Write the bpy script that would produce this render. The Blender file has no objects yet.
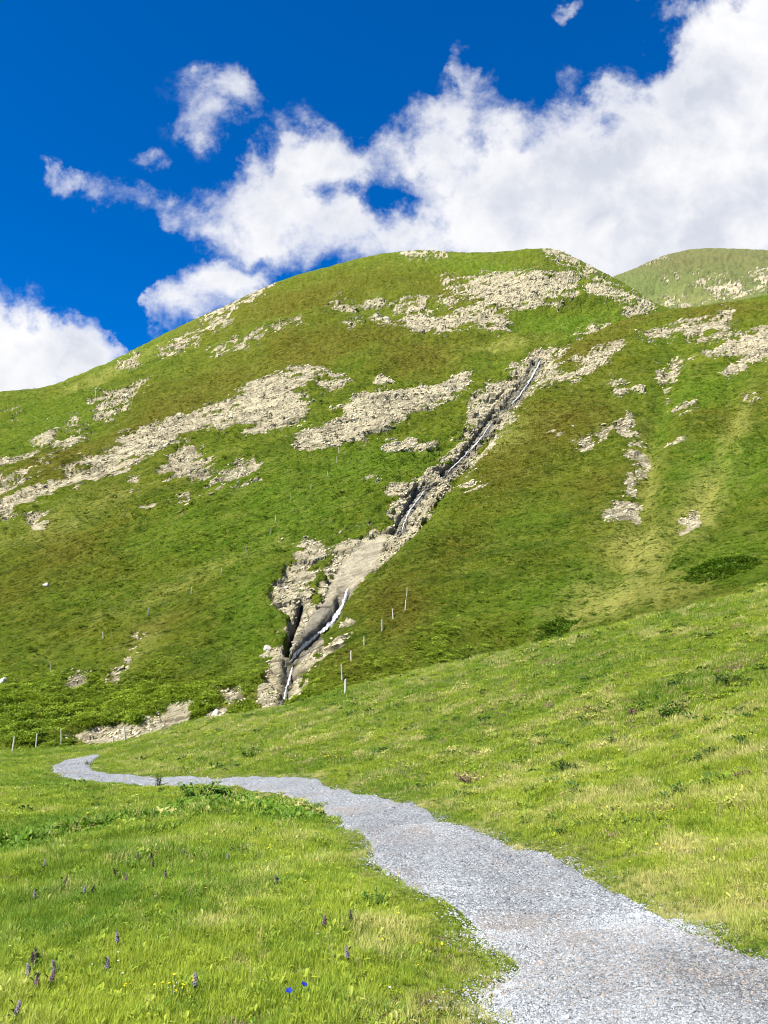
import bpy, math, random
import numpy as np
from mathutils import Vector, Matrix
from mathutils.bvhtree import BVHTree

random.seed(11)
rng = np.random.default_rng(11)
SC = bpy.context.scene
COL = SC.collection
R = math.radians

# ------------------------------------------------------------------ camera model
W, H, F = 768, 1024, 739.0
HORIZON = 650.0
PITCH = math.atan((HORIZON - H / 2) / F)
EYE = 1.6
cp, sp = math.cos(PITCH), math.sin(PITCH)


def unproj(px, py, d):
    """World point seen at photo pixel (px,py) at ground distance d (metres along +Y)."""
    px = np.asarray(px, float); py = np.asarray(py, float); d = np.asarray(d, float)
    u = px - W / 2; v = H / 2 - py
    ry = F * cp - v * sp
    rz = F * sp + v * cp
    return np.stack(np.broadcast_arrays(d * u / ry, d, EYE + d * rz / ry), -1)


# ------------------------------------------------------------------ noise
def _hash(ix, iy, iz, seed):
    h = (ix.astype(np.uint32) * np.uint32(374761393) + iy.astype(np.uint32) * np.uint32(668265263)
         + iz.astype(np.uint32) * np.uint32(2147483647) + np.uint32((seed * 974711 + 77777) & 0xffffffff))
    h = (h ^ (h >> np.uint32(13))) * np.uint32(1274126177)
    h = (h ^ (h >> np.uint32(16))) * np.uint32(2246822519)
    h ^= h >> np.uint32(15)
    return (h & np.uint32(0xffffff)).astype(np.float64) / float(0xffffff)


def vnoise(p, seed=0):
    f = np.floor(p)
    t = p - f
    t = t * t * t * (t * (t * 6 - 15) + 10)
    i = f.astype(np.int64)
    out = 0
    for dx in (0, 1):
        wx = t[..., 0] if dx else 1 - t[..., 0]
        for dy in (0, 1):
            wy = t[..., 1] if dy else 1 - t[..., 1]
            for dz in (0, 1):
                wz = t[..., 2] if dz else 1 - t[..., 2]
                out = out + wx * wy * wz * _hash(i[..., 0] + dx, i[..., 1] + dy, i[..., 2] + dz, seed)
    return out


def fbm(p, octs=5, seed=0, gain=0.5, lac=2.03):
    a, s, out = 1.0, 0.0, 0
    p = np.asarray(p, float)
    for k in range(octs):
        out = out + a * vnoise(p + 17.3 * k, seed + k)
        s += a; a *= gain; p = p * lac
    return out / s


def worley(p, seed=0):
    """distance to the cell border and a random value of the cell"""
    p = np.asarray(p, float); i = np.floor(p).astype(np.int64); f = p - i
    d1 = np.full(p.shape[:-1], 9.0); d2 = d1.copy(); cid = np.zeros(p.shape[:-1])
    for dx in (-1, 0, 1):
        for dy in (-1, 0, 1):
            for dz in (-1, 0, 1):
                a, b, c = i[..., 0] + dx, i[..., 1] + dy, i[..., 2] + dz
                d = np.sqrt((dx + _hash(a, b, c, seed) - f[..., 0]) ** 2 + (dy + _hash(a, b, c, seed + 1) - f[..., 1]) ** 2 + (dz + _hash(a, b, c, seed + 2) - f[..., 2]) ** 2)
                r = _hash(a, b, c, seed + 3)
                n = d < d1
                d2 = np.where(n, d1, np.minimum(d2, d)); cid = np.where(n, r, cid); d1 = np.where(n, d, d1)
    return d2 - d1, cid


def p3(*a):
    return np.stack(np.broadcast_arrays(*a), -1).astype(float)


def sstep(a, b, x):
    t = np.clip((x - a) / (b - a), 0, 1)
    return t * t * (3 - 2 * t)


# ------------------------------------------------------------------ thin plate spline
class TPS:
    def __init__(self, pts, val, sx=1.0, sy=1.0, smooth=1e-4):
        self.s = np.array([sx, sy]); X = np.asarray(pts, float) * self.s
        n = len(X); self.X = X
        A = np.zeros((n + 3, n + 3))
        A[:n, :n] = self.k(X, X) + smooth * np.eye(n)
        A[:n, n] = 1; A[:n, n + 1:] = X
        A[n, :n] = 1; A[n + 1:, :n] = X.T
        b = np.zeros(n + 3); b[:n] = val
        self.w = np.linalg.solve(A, b)

    @staticmethod
    def k(P, Q):
        r2 = ((P[:, None] - Q[None]) ** 2).sum(-1)
        return 0.5 * r2 * np.log(r2 + 1e-12)

    def __call__(self, x, y):
        x, y = np.broadcast_arrays(np.asarray(x, float), np.asarray(y, float))
        sh = x.shape
        P = np.stack([x.ravel(), y.ravel()], -1) * self.s
        out = np.empty(len(P))
        for i in range(0, len(P), 60000):
            Q = P[i:i + 60000]
            out[i:i + 60000] = self.k(Q, self.X) @ self.w[:-3] + self.w[-3] + Q @ self.w[-2:]
        return out.reshape(sh)


# ------------------------------------------------------------------ object helpers
def tag(o, label=None, cat=None, group=None, kind=None):
    if label: o['label'] = label
    if cat: o['category'] = cat
    if group: o['group'] = group
    if kind: o['kind'] = kind
    return o


def link(name, me, mat=None, parent=None):
    o = bpy.data.objects.new(name, me)
    COL.objects.link(o)
    if mat: me.materials.append(mat)
    if parent: o.parent = parent
    return o


def empty(name, loc, rz=0.0):
    o = bpy.data.objects.new(name, None)
    o.empty_display_size = .2
    COL.objects.link(o)
    o.location = loc; o.rotation_euler = (0, 0, rz)
    return o


def grid_mesh(name, P, smooth=True):
    """P: (rows, cols, 3) -> mesh"""
    r, c = P.shape[:2]
    me = bpy.data.meshes.new(name)
    idx = np.arange(r * c).reshape(r, c)
    q = np.stack([idx[:-1, :-1], idx[:-1, 1:], idx[1:, 1:], idx[1:, :-1]], -1).reshape(-1, 4)
    fast_mesh(me, P.reshape(-1, 3), q)
    if smooth:
        me.polygons.foreach_set('use_smooth', np.ones(len(me.polygons), bool))
    return me, q


def fast_mesh(me, V, Q):
    V = np.ascontiguousarray(V, np.float32); Q = np.ascontiguousarray(Q, np.int32)
    n, k = Q.shape
    me.vertices.add(len(V)); me.vertices.foreach_set('co', V.ravel())
    me.loops.add(n * k); me.loops.foreach_set('vertex_index', Q.ravel())
    me.polygons.add(n)
    me.polygons.foreach_set('loop_start', np.arange(0, n * k, k, dtype=np.int32))
    me.polygons.foreach_set('loop_total', np.full(n, k, np.int32))
    me.update(calc_edges=True)


def set_attr(me, name, arr):
    a = me.attributes.new(name, 'FLOAT', 'POINT')
    a.data.foreach_set('value', np.ascontiguousarray(arr, np.float32).ravel())


class MB:
    """collects faces for one mesh"""
    def __init__(self): self.v = []; self.f = []

    def add(self, v, f):
        o = len(self.v); self.v += [tuple(x) for x in v]; self.f += [tuple(i + o for i in q) for q in f]

    def tube(self, pts, rad, n=6, cap=True):
        pts = [Vector(p) for p in pts]; V = []; Fc = []
        for i, p in enumerate(pts):
            t = (pts[min(i + 1, len(pts) - 1)] - pts[max(i - 1, 0)]).normalized()
            a = t.orthogonal().normalized() if abs(t.z) < .9 else Vector((1, 0, 0))
            a = (a - t * a.dot(t)).normalized(); b = t.cross(a)
            for k in range(n):
                g = 2 * math.pi * k / n
                V.append(p + (a * math.cos(g) + b * math.sin(g)) * rad[i])
        for i in range(len(pts) - 1):
            for k in range(n):
                Fc.append((i * n + k, i * n + (k + 1) % n, (i + 1) * n + (k + 1) % n, (i + 1) * n + k))
        if cap:
            Fc.append(tuple(range(n - 1, -1, -1))); Fc.append(tuple((len(pts) - 1) * n + k for k in range(n)))
        self.add(V, Fc)

    def blade(self, base, az, length, width, lean, curl=.6, seg=3, tipw=.12, twist=0.0):
        d = Vector((math.cos(az), math.sin(az), 0)); s = Vector((-math.sin(az + twist), math.cos(az + twist), 0))
        p = Vector(base); V = []; a = lean
        for i in range(seg + 1):
            t = i / seg
            w = width * (1 - t) ** .6 * .5 + width * tipw * .5 * (i < seg)
            if i == seg: V.append(tuple(p))
            else: V += [tuple(p - s * w), tuple(p + s * w)]
            p = p + (d * math.sin(a) + Vector((0, 0, 1)) * math.cos(a)) * (length / seg)
            a += curl / seg * (1 + i * .5)
        Fc = [(2 * i, 2 * i + 1, 2 * i + 3, 2 * i + 2) for i in range(seg - 1)] + [(2 * seg - 2, 2 * seg - 1, 2 * seg)]
        self.add(V, Fc)

    def leaf(self, base, d, up, length, width, fold=.15, droop=.2):
        d = Vector(d).normalized(); up = Vector(up); s = d.cross(up).normalized(); n = s.cross(d)
        b = Vector(base); V = []
        for t, w in ((0, .1), (.3, .85), (.6, 1), (.85, .55), (1, .02)):
            c = b + d * length * t - Vector((0, 0, 1)) * droop * length * t * t
            V += [c - s * w * width * .5 + n * fold * width * w, c, c + s * w * width * .5 + n * fold * width * w]
        Fc = []
        for i in range(4):
            for k in (0, 1):
                Fc.append((i * 3 + k, i * 3 + k + 1, i * 3 + k + 4, i * 3 + k + 3))
        self.add(V, Fc)

    def mesh(self, name, smooth=False):
        me = bpy.data.meshes.new(name); me.from_pydata(self.v, [], self.f); me.update()
        if smooth: me.polygons.foreach_set('use_smooth', np.ones(len(me.polygons), bool))
        return me


# ------------------------------------------------------------------ material helpers
def new_mat(name):
    m = bpy.data.materials.new(name); m.use_nodes = True
    nt = m.node_tree; nt.nodes.clear()
    return m, nt


class NT:
    def __init__(self, nt): self.nt = nt

    def n(self, typ, **kw):
        nd = self.nt.nodes.new(typ)
        for k, v in kw.items():
            if k == 'ins':
                for kk, vv in v.items():
                    if isinstance(vv, bpy.types.NodeSocket): self.nt.links.new(vv, nd.inputs[kk])
                    else: nd.inputs[kk].default_value = vv
            else: setattr(nd, k, v)
        return nd

    def attr(self, name, typ='GEOMETRY'):
        nd = self.n('ShaderNodeAttribute'); nd.attribute_type = typ; nd.attribute_name = name
        return nd.outputs['Fac']

    def math(self, op, a, b=None, c=None, clamp=False):
        nd = self.n('ShaderNodeMath'); nd.operation = op; nd.use_clamp = clamp
        for i, x in enumerate((a, b, c)):
            if x is None: continue
            if isinstance(x, bpy.types.NodeSocket): self.nt.links.new(x, nd.inputs[i])
            else: nd.inputs[i].default_value = x
        return nd.outputs[0]

    def mix(self, fac, a, b, blend='MIX'):
        nd = self.n('ShaderNodeMix'); nd.data_type = 'RGBA'; nd.blend_type = blend
        for s, x in ((nd.inputs[0], fac), (nd.inputs[6], a), (nd.inputs[7], b)):
            if isinstance(x, bpy.types.NodeSocket): self.nt.links.new(x, s)
            elif isinstance(x, (int, float)): s.default_value = x
            else: s.default_value = (*x, 1)
        return nd.outputs[2]

    def noise(self, vec, scale, detail=4, rough=.55, dist=0.0):
        nd = self.n('ShaderNodeTexNoise', ins={'Scale': scale, 'Detail': detail, 'Roughness': rough, 'Distortion': dist})
        if vec is not None: self.nt.links.new(vec, nd.inputs['Vector'])
        return nd.outputs['Fac']

    def mapr(self, x, a, b, c=0.0, d=1.0, smooth=True):
        nd = self.n('ShaderNodeMapRange'); nd.interpolation_type = 'SMOOTHSTEP' if smooth else 'LINEAR'
        self.nt.links.new(x, nd.inputs[0])
        for i, v in enumerate((a, b, c, d)): nd.inputs[1 + i].default_value = v
        return nd.outputs[0]

    def mapping(self, vec, loc=(0, 0, 0), rot=(0, 0, 0), scale=(1, 1, 1), typ='POINT'):
        nd = self.n('ShaderNodeMapping'); nd.vector_type = typ
        self.nt.links.new(vec, nd.inputs[0])
        nd.inputs[1].default_value = loc; nd.inputs[2].default_value = rot; nd.inputs[3].default_value = scale
        return nd.outputs[0]

    def bump(self, h, strength, dist, normal=None):
        nd = self.n('ShaderNodeBump', ins={'Height': h, 'Strength': strength, 'Distance': dist})
        if normal is not None: self.nt.links.new(normal, nd.inputs['Normal'])
        return nd.outputs[0]

    def principled(self, col, rough=.8, normal=None, spec=.2, **kw):
        nd = self.n('ShaderNodeBsdfPrincipled')
        for s, x in (('Base Color', col), ('Roughness', rough), ('Specular IOR Level', spec)):
            if isinstance(x, bpy.types.NodeSocket): self.nt.links.new(x, nd.inputs[s])
            elif isinstance(x, (int, float)): nd.inputs[s].default_value = x
            else: nd.inputs[s].default_value = (*x, 1)
        if normal is not None: self.nt.links.new(normal, nd.inputs['Normal'])
        return nd.outputs[0]

    def out(self, sh):
        o = self.n('ShaderNodeOutputMaterial'); self.nt.links.new(sh, o.inputs[0])


def simple_mat(name, col, rough=.8, spec=.2, var=.25, scale=30, transl=0.0):
    m, nt = new_mat(name); N = NT(nt)
    tc = N.n('ShaderNodeTexCoord').outputs['Object']
    f = N.noise(tc, scale, 5)
    c = N.mix(f, tuple(x * (1 - var) for x in col), tuple(min(1, x * (1 + var)) for x in col))
    s = N.principled(c, rough, N.bump(f, .4, .01), spec)
    if transl:
        t = N.n('ShaderNodeBsdfTranslucent'); nt.links.new(c, t.inputs[0])
        mx = N.n('ShaderNodeMixShader', ins={0: transl}); nt.links.new(s, mx.inputs[1]); nt.links.new(t.outputs[0], mx.inputs[2])
        s = mx.outputs[0]
    N.out(s)
    return m


# ------------------------------------------------------------------ MEADOW height field
MC = [
    (-200, 1130, 3.2), (0, 1130, 3.1), (384, 1130, 3.0), (768, 1110, 2.9), (1000, 1080, 2.9),
    (-200, 1000, 4.6), (0, 1000, 4.5), (384, 1000, 4.4), (768, 1000, 4.1), (1000, 960, 4.2),
    (-200, 905, 7.4), (0, 900, 7.3), (384, 900, 7.0), (600, 880, 7.6), (768, 900, 5.9), (1000, 830, 6.5),
    (0, 857, 10.0), (120, 836, 12.0), (240, 806, 15), (330, 820, 13.2), (450, 825, 11.6), (560, 850, 9.4),
    (0, 846, 12.6), (0, 812, 18), (120, 808, 18.0), (-200, 840, 13), (-200, 790, 22),
    (100, 785, 24.5), (157, 784, 24.3), (250, 782, 22.0), (330, 785, 19.0), (400, 802, 14.6),
    (60, 768, 33), (95, 758, 39), (130, 772, 29),
    (0, 766, 38), (0, 753, 54), (-200, 757, 52), (60, 749, 51), (100, 745, 49), (147, 737, 48), (190, 723, 46), (250, 714, 45), (200, 750, 33),
    (300, 704, 43), (300, 740, 27), (345, 691, 41), (400, 760, 20), (400, 677, 39), (400, 720, 27), (500, 653, 36),
    (500, 720, 22), (500, 790, 14), (600, 630, 33), (600, 720, 18), (600, 800, 10.8), (768, 589, 29), (768, 680, 16),
    (768, 780, 9.3), (1000, 545, 26), (1000, 700, 10.5),
]
_pts, _val = [], []
for px, py, d in MC:
    p = unproj(px, py, d)
    _pts.append((p[0] / d, math.log(d))); _val.append(p[2])
for px, py, d in [(-200, 757, 52), (0, 753, 54), (100, 745, 49), (190, 723, 46), (300, 704, 43), (400, 677, 39),
                  (500, 653, 36), (600, 630, 33), (768, 589, 29), (1000, 545, 26)]:
    p = unproj(px, py, d)
    for k, dz in ((1.22, .7), (1.9, 5.0)):
        _pts.append((p[0] / d, math.log(d * k))); _val.append(EYE + (p[2] - EYE) * k - dz)
_mt = TPS(_pts, _val, 2.2, 1.0, 2e-4)


def meadow_base(x, y):
    x = np.asarray(x, float); y = np.asarray(y, float)
    yc = np.clip(y, 2.6, 105)
    a = np.clip(x / yc, -1.0, 1.0)
    return _mt(a, np.log(yc))


def line_d(pts, x, y):
    d = np.full(x.shape, 1e9)
    for (ax, ay), (bx, by) in zip(pts[:-1], pts[1:]):
        ex, ey = bx - ax, by - ay; L = ex * ex + ey * ey + 1e-9
        t = np.clip(((x - ax) * ex + (y - ay) * ey) / L, 0, 1)
        d = np.minimum(d, np.hypot(x - ax - t * ex, y - ay - t * ey))
    return d


BANK = []


def meadow_z(x, y):
    z = meadow_base(x, y)
    P = p3(x, y, 0 * np.asarray(x))
    z = z + (fbm(P * .55, 4, 3) - .5) * .26 * sstep(1.5, 6, y) + (fbm(P * 1.9, 3, 9) - .5) * .085
    if BANK:
        z = z - .30 * np.exp(-(line_d(BANK, np.asarray(x, float), np.asarray(y, float)) / .75) ** 2)
    # tussocky ground on the slope right of the path
    z = z + (fbm(P * 1.1 + 40, 3, 21) - .5) * .34 * sstep(8, 16, y) * sstep(-.12, .15, np.asarray(x) / np.clip(y, 2, 200) + sstep(20, 34, y) * .3)
    return z


def meadow_hit(px, py):
    d = np.exp(np.linspace(math.log(2.2), math.log(75), 900))
    p = unproj(np.full_like(d, px), np.full_like(d, py), d)
    g = meadow_z(p[:, 0], p[:, 1])
    b = np.where(p[:, 2] < g)[0]
    if len(b) == 0: return None
    i = max(b[0], 1)
    t = (p[i - 1, 2] - g[i - 1]) / ((p[i - 1, 2] - g[i - 1]) - (p[i, 2] - g[i]) + 1e-9)
    q = p[i - 1] + (p[i] - p[i - 1]) * t
    return Vector((q[0], q[1], float(meadow_z(q[0:1], q[1:2])[0])))


BANK = [tuple(meadow_hit(*q))[:2] for q in [(-60, 856), (0, 846), (60, 836), (110, 826), (160, 815), (205, 805), (250, 797), (300, 812)]]
# meadow mesh (rows denser near the camera)
ys = np.concatenate([np.linspace(-60, 2.2, 24), np.exp(np.linspace(math.log(2.4), math.log(110), 420))])
aa = np.concatenate([-np.exp(np.linspace(math.log(9), math.log(.76), 16)), np.linspace(-.74, .74, 420),
                     np.exp(np.linspace(math.log(.76), math.log(9), 16))])
Yg, Ag = np.meshgrid(ys, aa, indexing='ij')
Xg = Ag * np.maximum(Yg, 3.5)
# far sideways the sheet drops to the valley floor under the hills
Zg = meadow_z(Xg, Yg)
Zg = np.where(np.abs(Ag) > 1.2, Zg - (np.abs(Ag) - 1.2) * .8 * sstep(20, 60, Yg), Zg)

LE = [(92, 754), (84, 757), (66, 760), (53, 766), (57, 774), (80, 780), (120, 783), (160, 787), (200, 785), (240, 787), (270, 792), (300, 800),
      (325, 815), (345, 828), (368, 842), (376, 862), (400, 880), (436, 898), (468, 918), (490, 942), (520, 966), (504, 986), (500, 1010),
      (520, 1034), (560, 1090)]
RE = [(100, 756), (93, 761), (90, 765), (92, 769), (98, 772), (112, 774.5), (150, 776.5), (190, 777), (235, 778), (280, 778), (318, 780), (350, 792),
      (400, 803), (440, 820), (480, 833), (520, 848), (556, 858), (600, 884), (640, 905), (680, 925), (720, 945), (768, 962), (820, 985),
      (880, 1010), (960, 1060)]


def catmull(P, n):
    P = np.asarray(P, float); m = len(P)
    t = np.linspace(0, m - 1.0001, n); i = t.astype(int); f = (t - i)[:, None]
    g = lambda k: P[np.clip(i + k, 0, m - 1)]
    a, b, c, d = g(-1), g(0), g(1), g(2)
    return .5 * (2 * b + (c - a) * f + (2 * a - 5 * b + 4 * c - d) * f ** 2 + (3 * b - a - 3 * c + d) * f ** 3)


LW = np.array([tuple(meadow_hit(*p))[:2] for p in LE]); RW = np.array([tuple(meadow_hit(*p))[:2] for p in RE])
NP_ = 420
Lc, Rc = catmull(LW, NP_), catmull(RW, NP_)
# continue the path past the camera
ext = np.linspace(0, 1, 14)[1:, None]
Lc = np.concatenate([Lc, Lc[-1] + ext * np.array([.9, -9.0])]); Rc = np.concatenate([Rc, Rc[-1] + ext * np.array([.9, -9.0])])
arcl = np.concatenate([[0], np.cumsum(np.linalg.norm(np.diff((Lc + Rc) / 2, axis=0), axis=1))])
wob = lambda s, sd: (fbm(p3(arcl * s, 0 * arcl, 0 * arcl + sd), 3, 5) - .5)
dirv = (Rc - Lc) / (np.linalg.norm(Rc - Lc, axis=1, keepdims=True) + 1e-6)
Lc = Lc + dirv * (wob(2.2, 1.5) * .20)[:, None]; Rc = Rc + dirv * (wob(2.2, 9.5) * .20)[:, None]
path_poly = np.concatenate([Lc, Rc[::-1]])


def poly_sd(poly, x, y):
    """signed distance, positive inside"""
    x = np.asarray(x, float); y = np.asarray(y, float)
    d2 = np.full(x.shape, 1e18); ins = np.zeros(x.shape, bool)
    n = len(poly)
    for i in range(n):
        ax, ay = poly[i]; bx, by = poly[(i + 1) % n]
        ex, ey = bx - ax, by - ay
        L = ex * ex + ey * ey + 1e-12
        t = np.clip(((x - ax) * ex + (y - ay) * ey) / L, 0, 1)
        d2 = np.minimum(d2, (x - ax - t * ex) ** 2 + (y - ay - t * ey) ** 2)
        if ay != by:
            c = ((ay > y) != (by > y)) & (x < (bx - ax) * (y - ay) / (by - ay) + ax)
            ins ^= c
    return np.where(ins, 1, -1) * np.sqrt(d2)


cross = np.linspace(-.12, 1.12, 25)
PX = Lc[:, None, 0] + (Rc - Lc)[:, None, 0] * cross[None, :]
PY = Lc[:, None, 1] + (Rc - Lc)[:, None, 1] * cross[None, :]
edge = np.minimum(cross, 1 - cross)
PZ = meadow_z(PX, PY)
pth_noise = (fbm(p3(PX * 2.2, PY * 2.2, 0 * PX), 4, 31) - .5) * .05
PZ = PZ + (-.10 + .128 * sstep(-.12, .06, edge))[None, :] + pth_noise * sstep(-.10, .05, edge)[None, :] * 1.5

path_pts2 = path_poly[::3]
# lower the meadow sheet a little where the path lies on it
inb = (Yg < 50) & (np.abs(Xg) < 25)
sd = np.full(Xg.shape, -9.0)
sd[inb] = poly_sd(path_pts2, Xg[inb], Yg[inb])
Zg = Zg - .08 * sstep(.02, .30, sd)


# ------------------------------------------------------------------ meadow + path + grass materials
def meadow_material():
    m, nt = new_mat('meadow_turf'); N = NT(nt)
    g = N.n('ShaderNodeNewGeometry').outputs['Position']
    n1 = N.noise(g, .35, 5, .6); n2 = N.noise(g, 2.3, 6, .65); n3 = N.noise(g, 22, 5, .7)
    c = N.mix(N.mapr(n1, .35, .65), (.085, .140, .010), (.150, .185, .018))
    c = N.mix(N.mapr(n2, .52, .68), c, (.19, .18, .050))
    c = N.mix(N.mapr(n3, .38, .6, .8, 0), c, (.020, .028, .006))
    N.out(N.principled(c, .9, N.bump(n3, .9, .04, N.bump(n2, .8, .12)), .1))
    return m


def grass_material():
    m, nt = new_mat('grass_blades'); N = NT(nt)
    t = N.attr('tint', 'INSTANCER'); s = N.attr('dry', 'INSTANCER'); b = N.attr('bl')
    c = N.mix(N.mapr(N.math('ADD', t, N.math('MULTIPLY', N.math('SUBTRACT', b, .5), .95)), 0, 1, smooth=False),
              (.116, .226, .014), (.390, .462, .042))
    c = N.mix(N.mapr(N.math('ADD', s, N.math('MULTIPLY', b, .5)), .62, 1.12), c, (.60, .55, .19))
    p = N.principled(c, .55, None, .25)
    tr = N.n('ShaderNodeBsdfTranslucent'); nt.links.new(c, tr.inputs[0])
    mx = N.n('ShaderNodeMixShader', ins={0: .42}); nt.links.new(p, mx.inputs[1]); nt.links.new(tr.outputs[0], mx.inputs[2])
    N.out(mx.outputs[0])
    return m


def shrub_material():
    m, nt = new_mat('shrub_leaves'); N = NT(nt)
    t = N.attr('tint', 'INSTANCER'); s = N.attr('dry', 'INSTANCER'); b = N.attr('bl')
    c = N.mix(N.mapr(N.math('ADD', t, N.math('MULTIPLY', N.math('SUBTRACT', b, .5), .5)), 0, 1, smooth=False),
              (.080, .152, .007), (.240, .320, .019))
    c = N.mix(N.mapr(s, .3, 1.0), c, (.165, .128, .014))
    p = N.principled(c, .6, None, .2)
    tr = N.n('ShaderNodeBsdfTranslucent'); nt.links.new(c, tr.inputs[0])
    mx = N.n('ShaderNodeMixShader', ins={0: .25}); nt.links.new(p, mx.inputs[1]); nt.links.new(tr.outputs[0], mx.inputs[2])
    N.out(mx.outputs[0])
    return m


def path_material():
    m, nt = new_mat('gravel_path'); N = NT(nt)
    g = N.n('ShaderNodeNewGeometry').outputs['Position']
    vo = N.n('ShaderNodeTexVoronoi', ins={'Scale': 42.0, 'Randomness': 1.0}); nt.links.new(g, vo.inputs['Vector'])
    v2 = N.n('ShaderNodeTexVoronoi', ins={'Scale': 95.0}); nt.links.new(g, v2.inputs['Vector'])
    sep = N.n('ShaderNodeSeparateColor'); nt.links.new(vo.outputs['Color'], sep.inputs[0])
    n1 = N.noise(g, .9, 5, .6); n2 = N.noise(g, 6, 5, .65)
    c = N.mix(sep.outputs[0], (.116, .122, .122), (.362, .375, .370))
    c = N.mix(N.mapr(n1, .50, .68, 0, .75), c, (.25, .215, .175))
    c = N.mix(N.mapr(n2, .58, .75, 0, .5), c, (.13, .125, .118))
    h = N.math('ADD', N.math('MULTIPLY', vo.outputs['Distance'], -1.0), N.math('MULTIPLY', v2.outputs['Distance'], -.4))
    N.out(N.principled(c, .85, N.bump(h, .9, .02), .2))
    return m


def stone_material():
    m, nt = new_mat('gravel_stone'); N = NT(nt)
    t = N.attr('tint', 'INSTANCER'); s = N.attr('dry', 'INSTANCER')
    c = N.mix(t, (.084, .089, .090), (.418, .436, .434))
    c = N.mix(N.mapr(s, .86, .97), c, (.27, .225, .18))
    N.out(N.principled(c, .75, None, .3))
    return m


M_MEADOW, M_GRASS, M_SHRUB, M_PATH, M_STONE = meadow_material(), grass_material(), shrub_material(), path_material(), stone_material()

me, MQ = grid_mesh('meadow', np.stack([Xg, Yg, Zg], -1))
meadow = tag(link('meadow', me, M_MEADOW), 'bright green alpine meadow rolling down from the camera towards the foot of the hills', kind='structure')
me, _ = grid_mesh('path', np.stack([PX, PY, PZ], -1))
path = tag(link('path', me, M_PATH), 'pale grey gravel footpath curving through the meadow', kind='structure')

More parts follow.
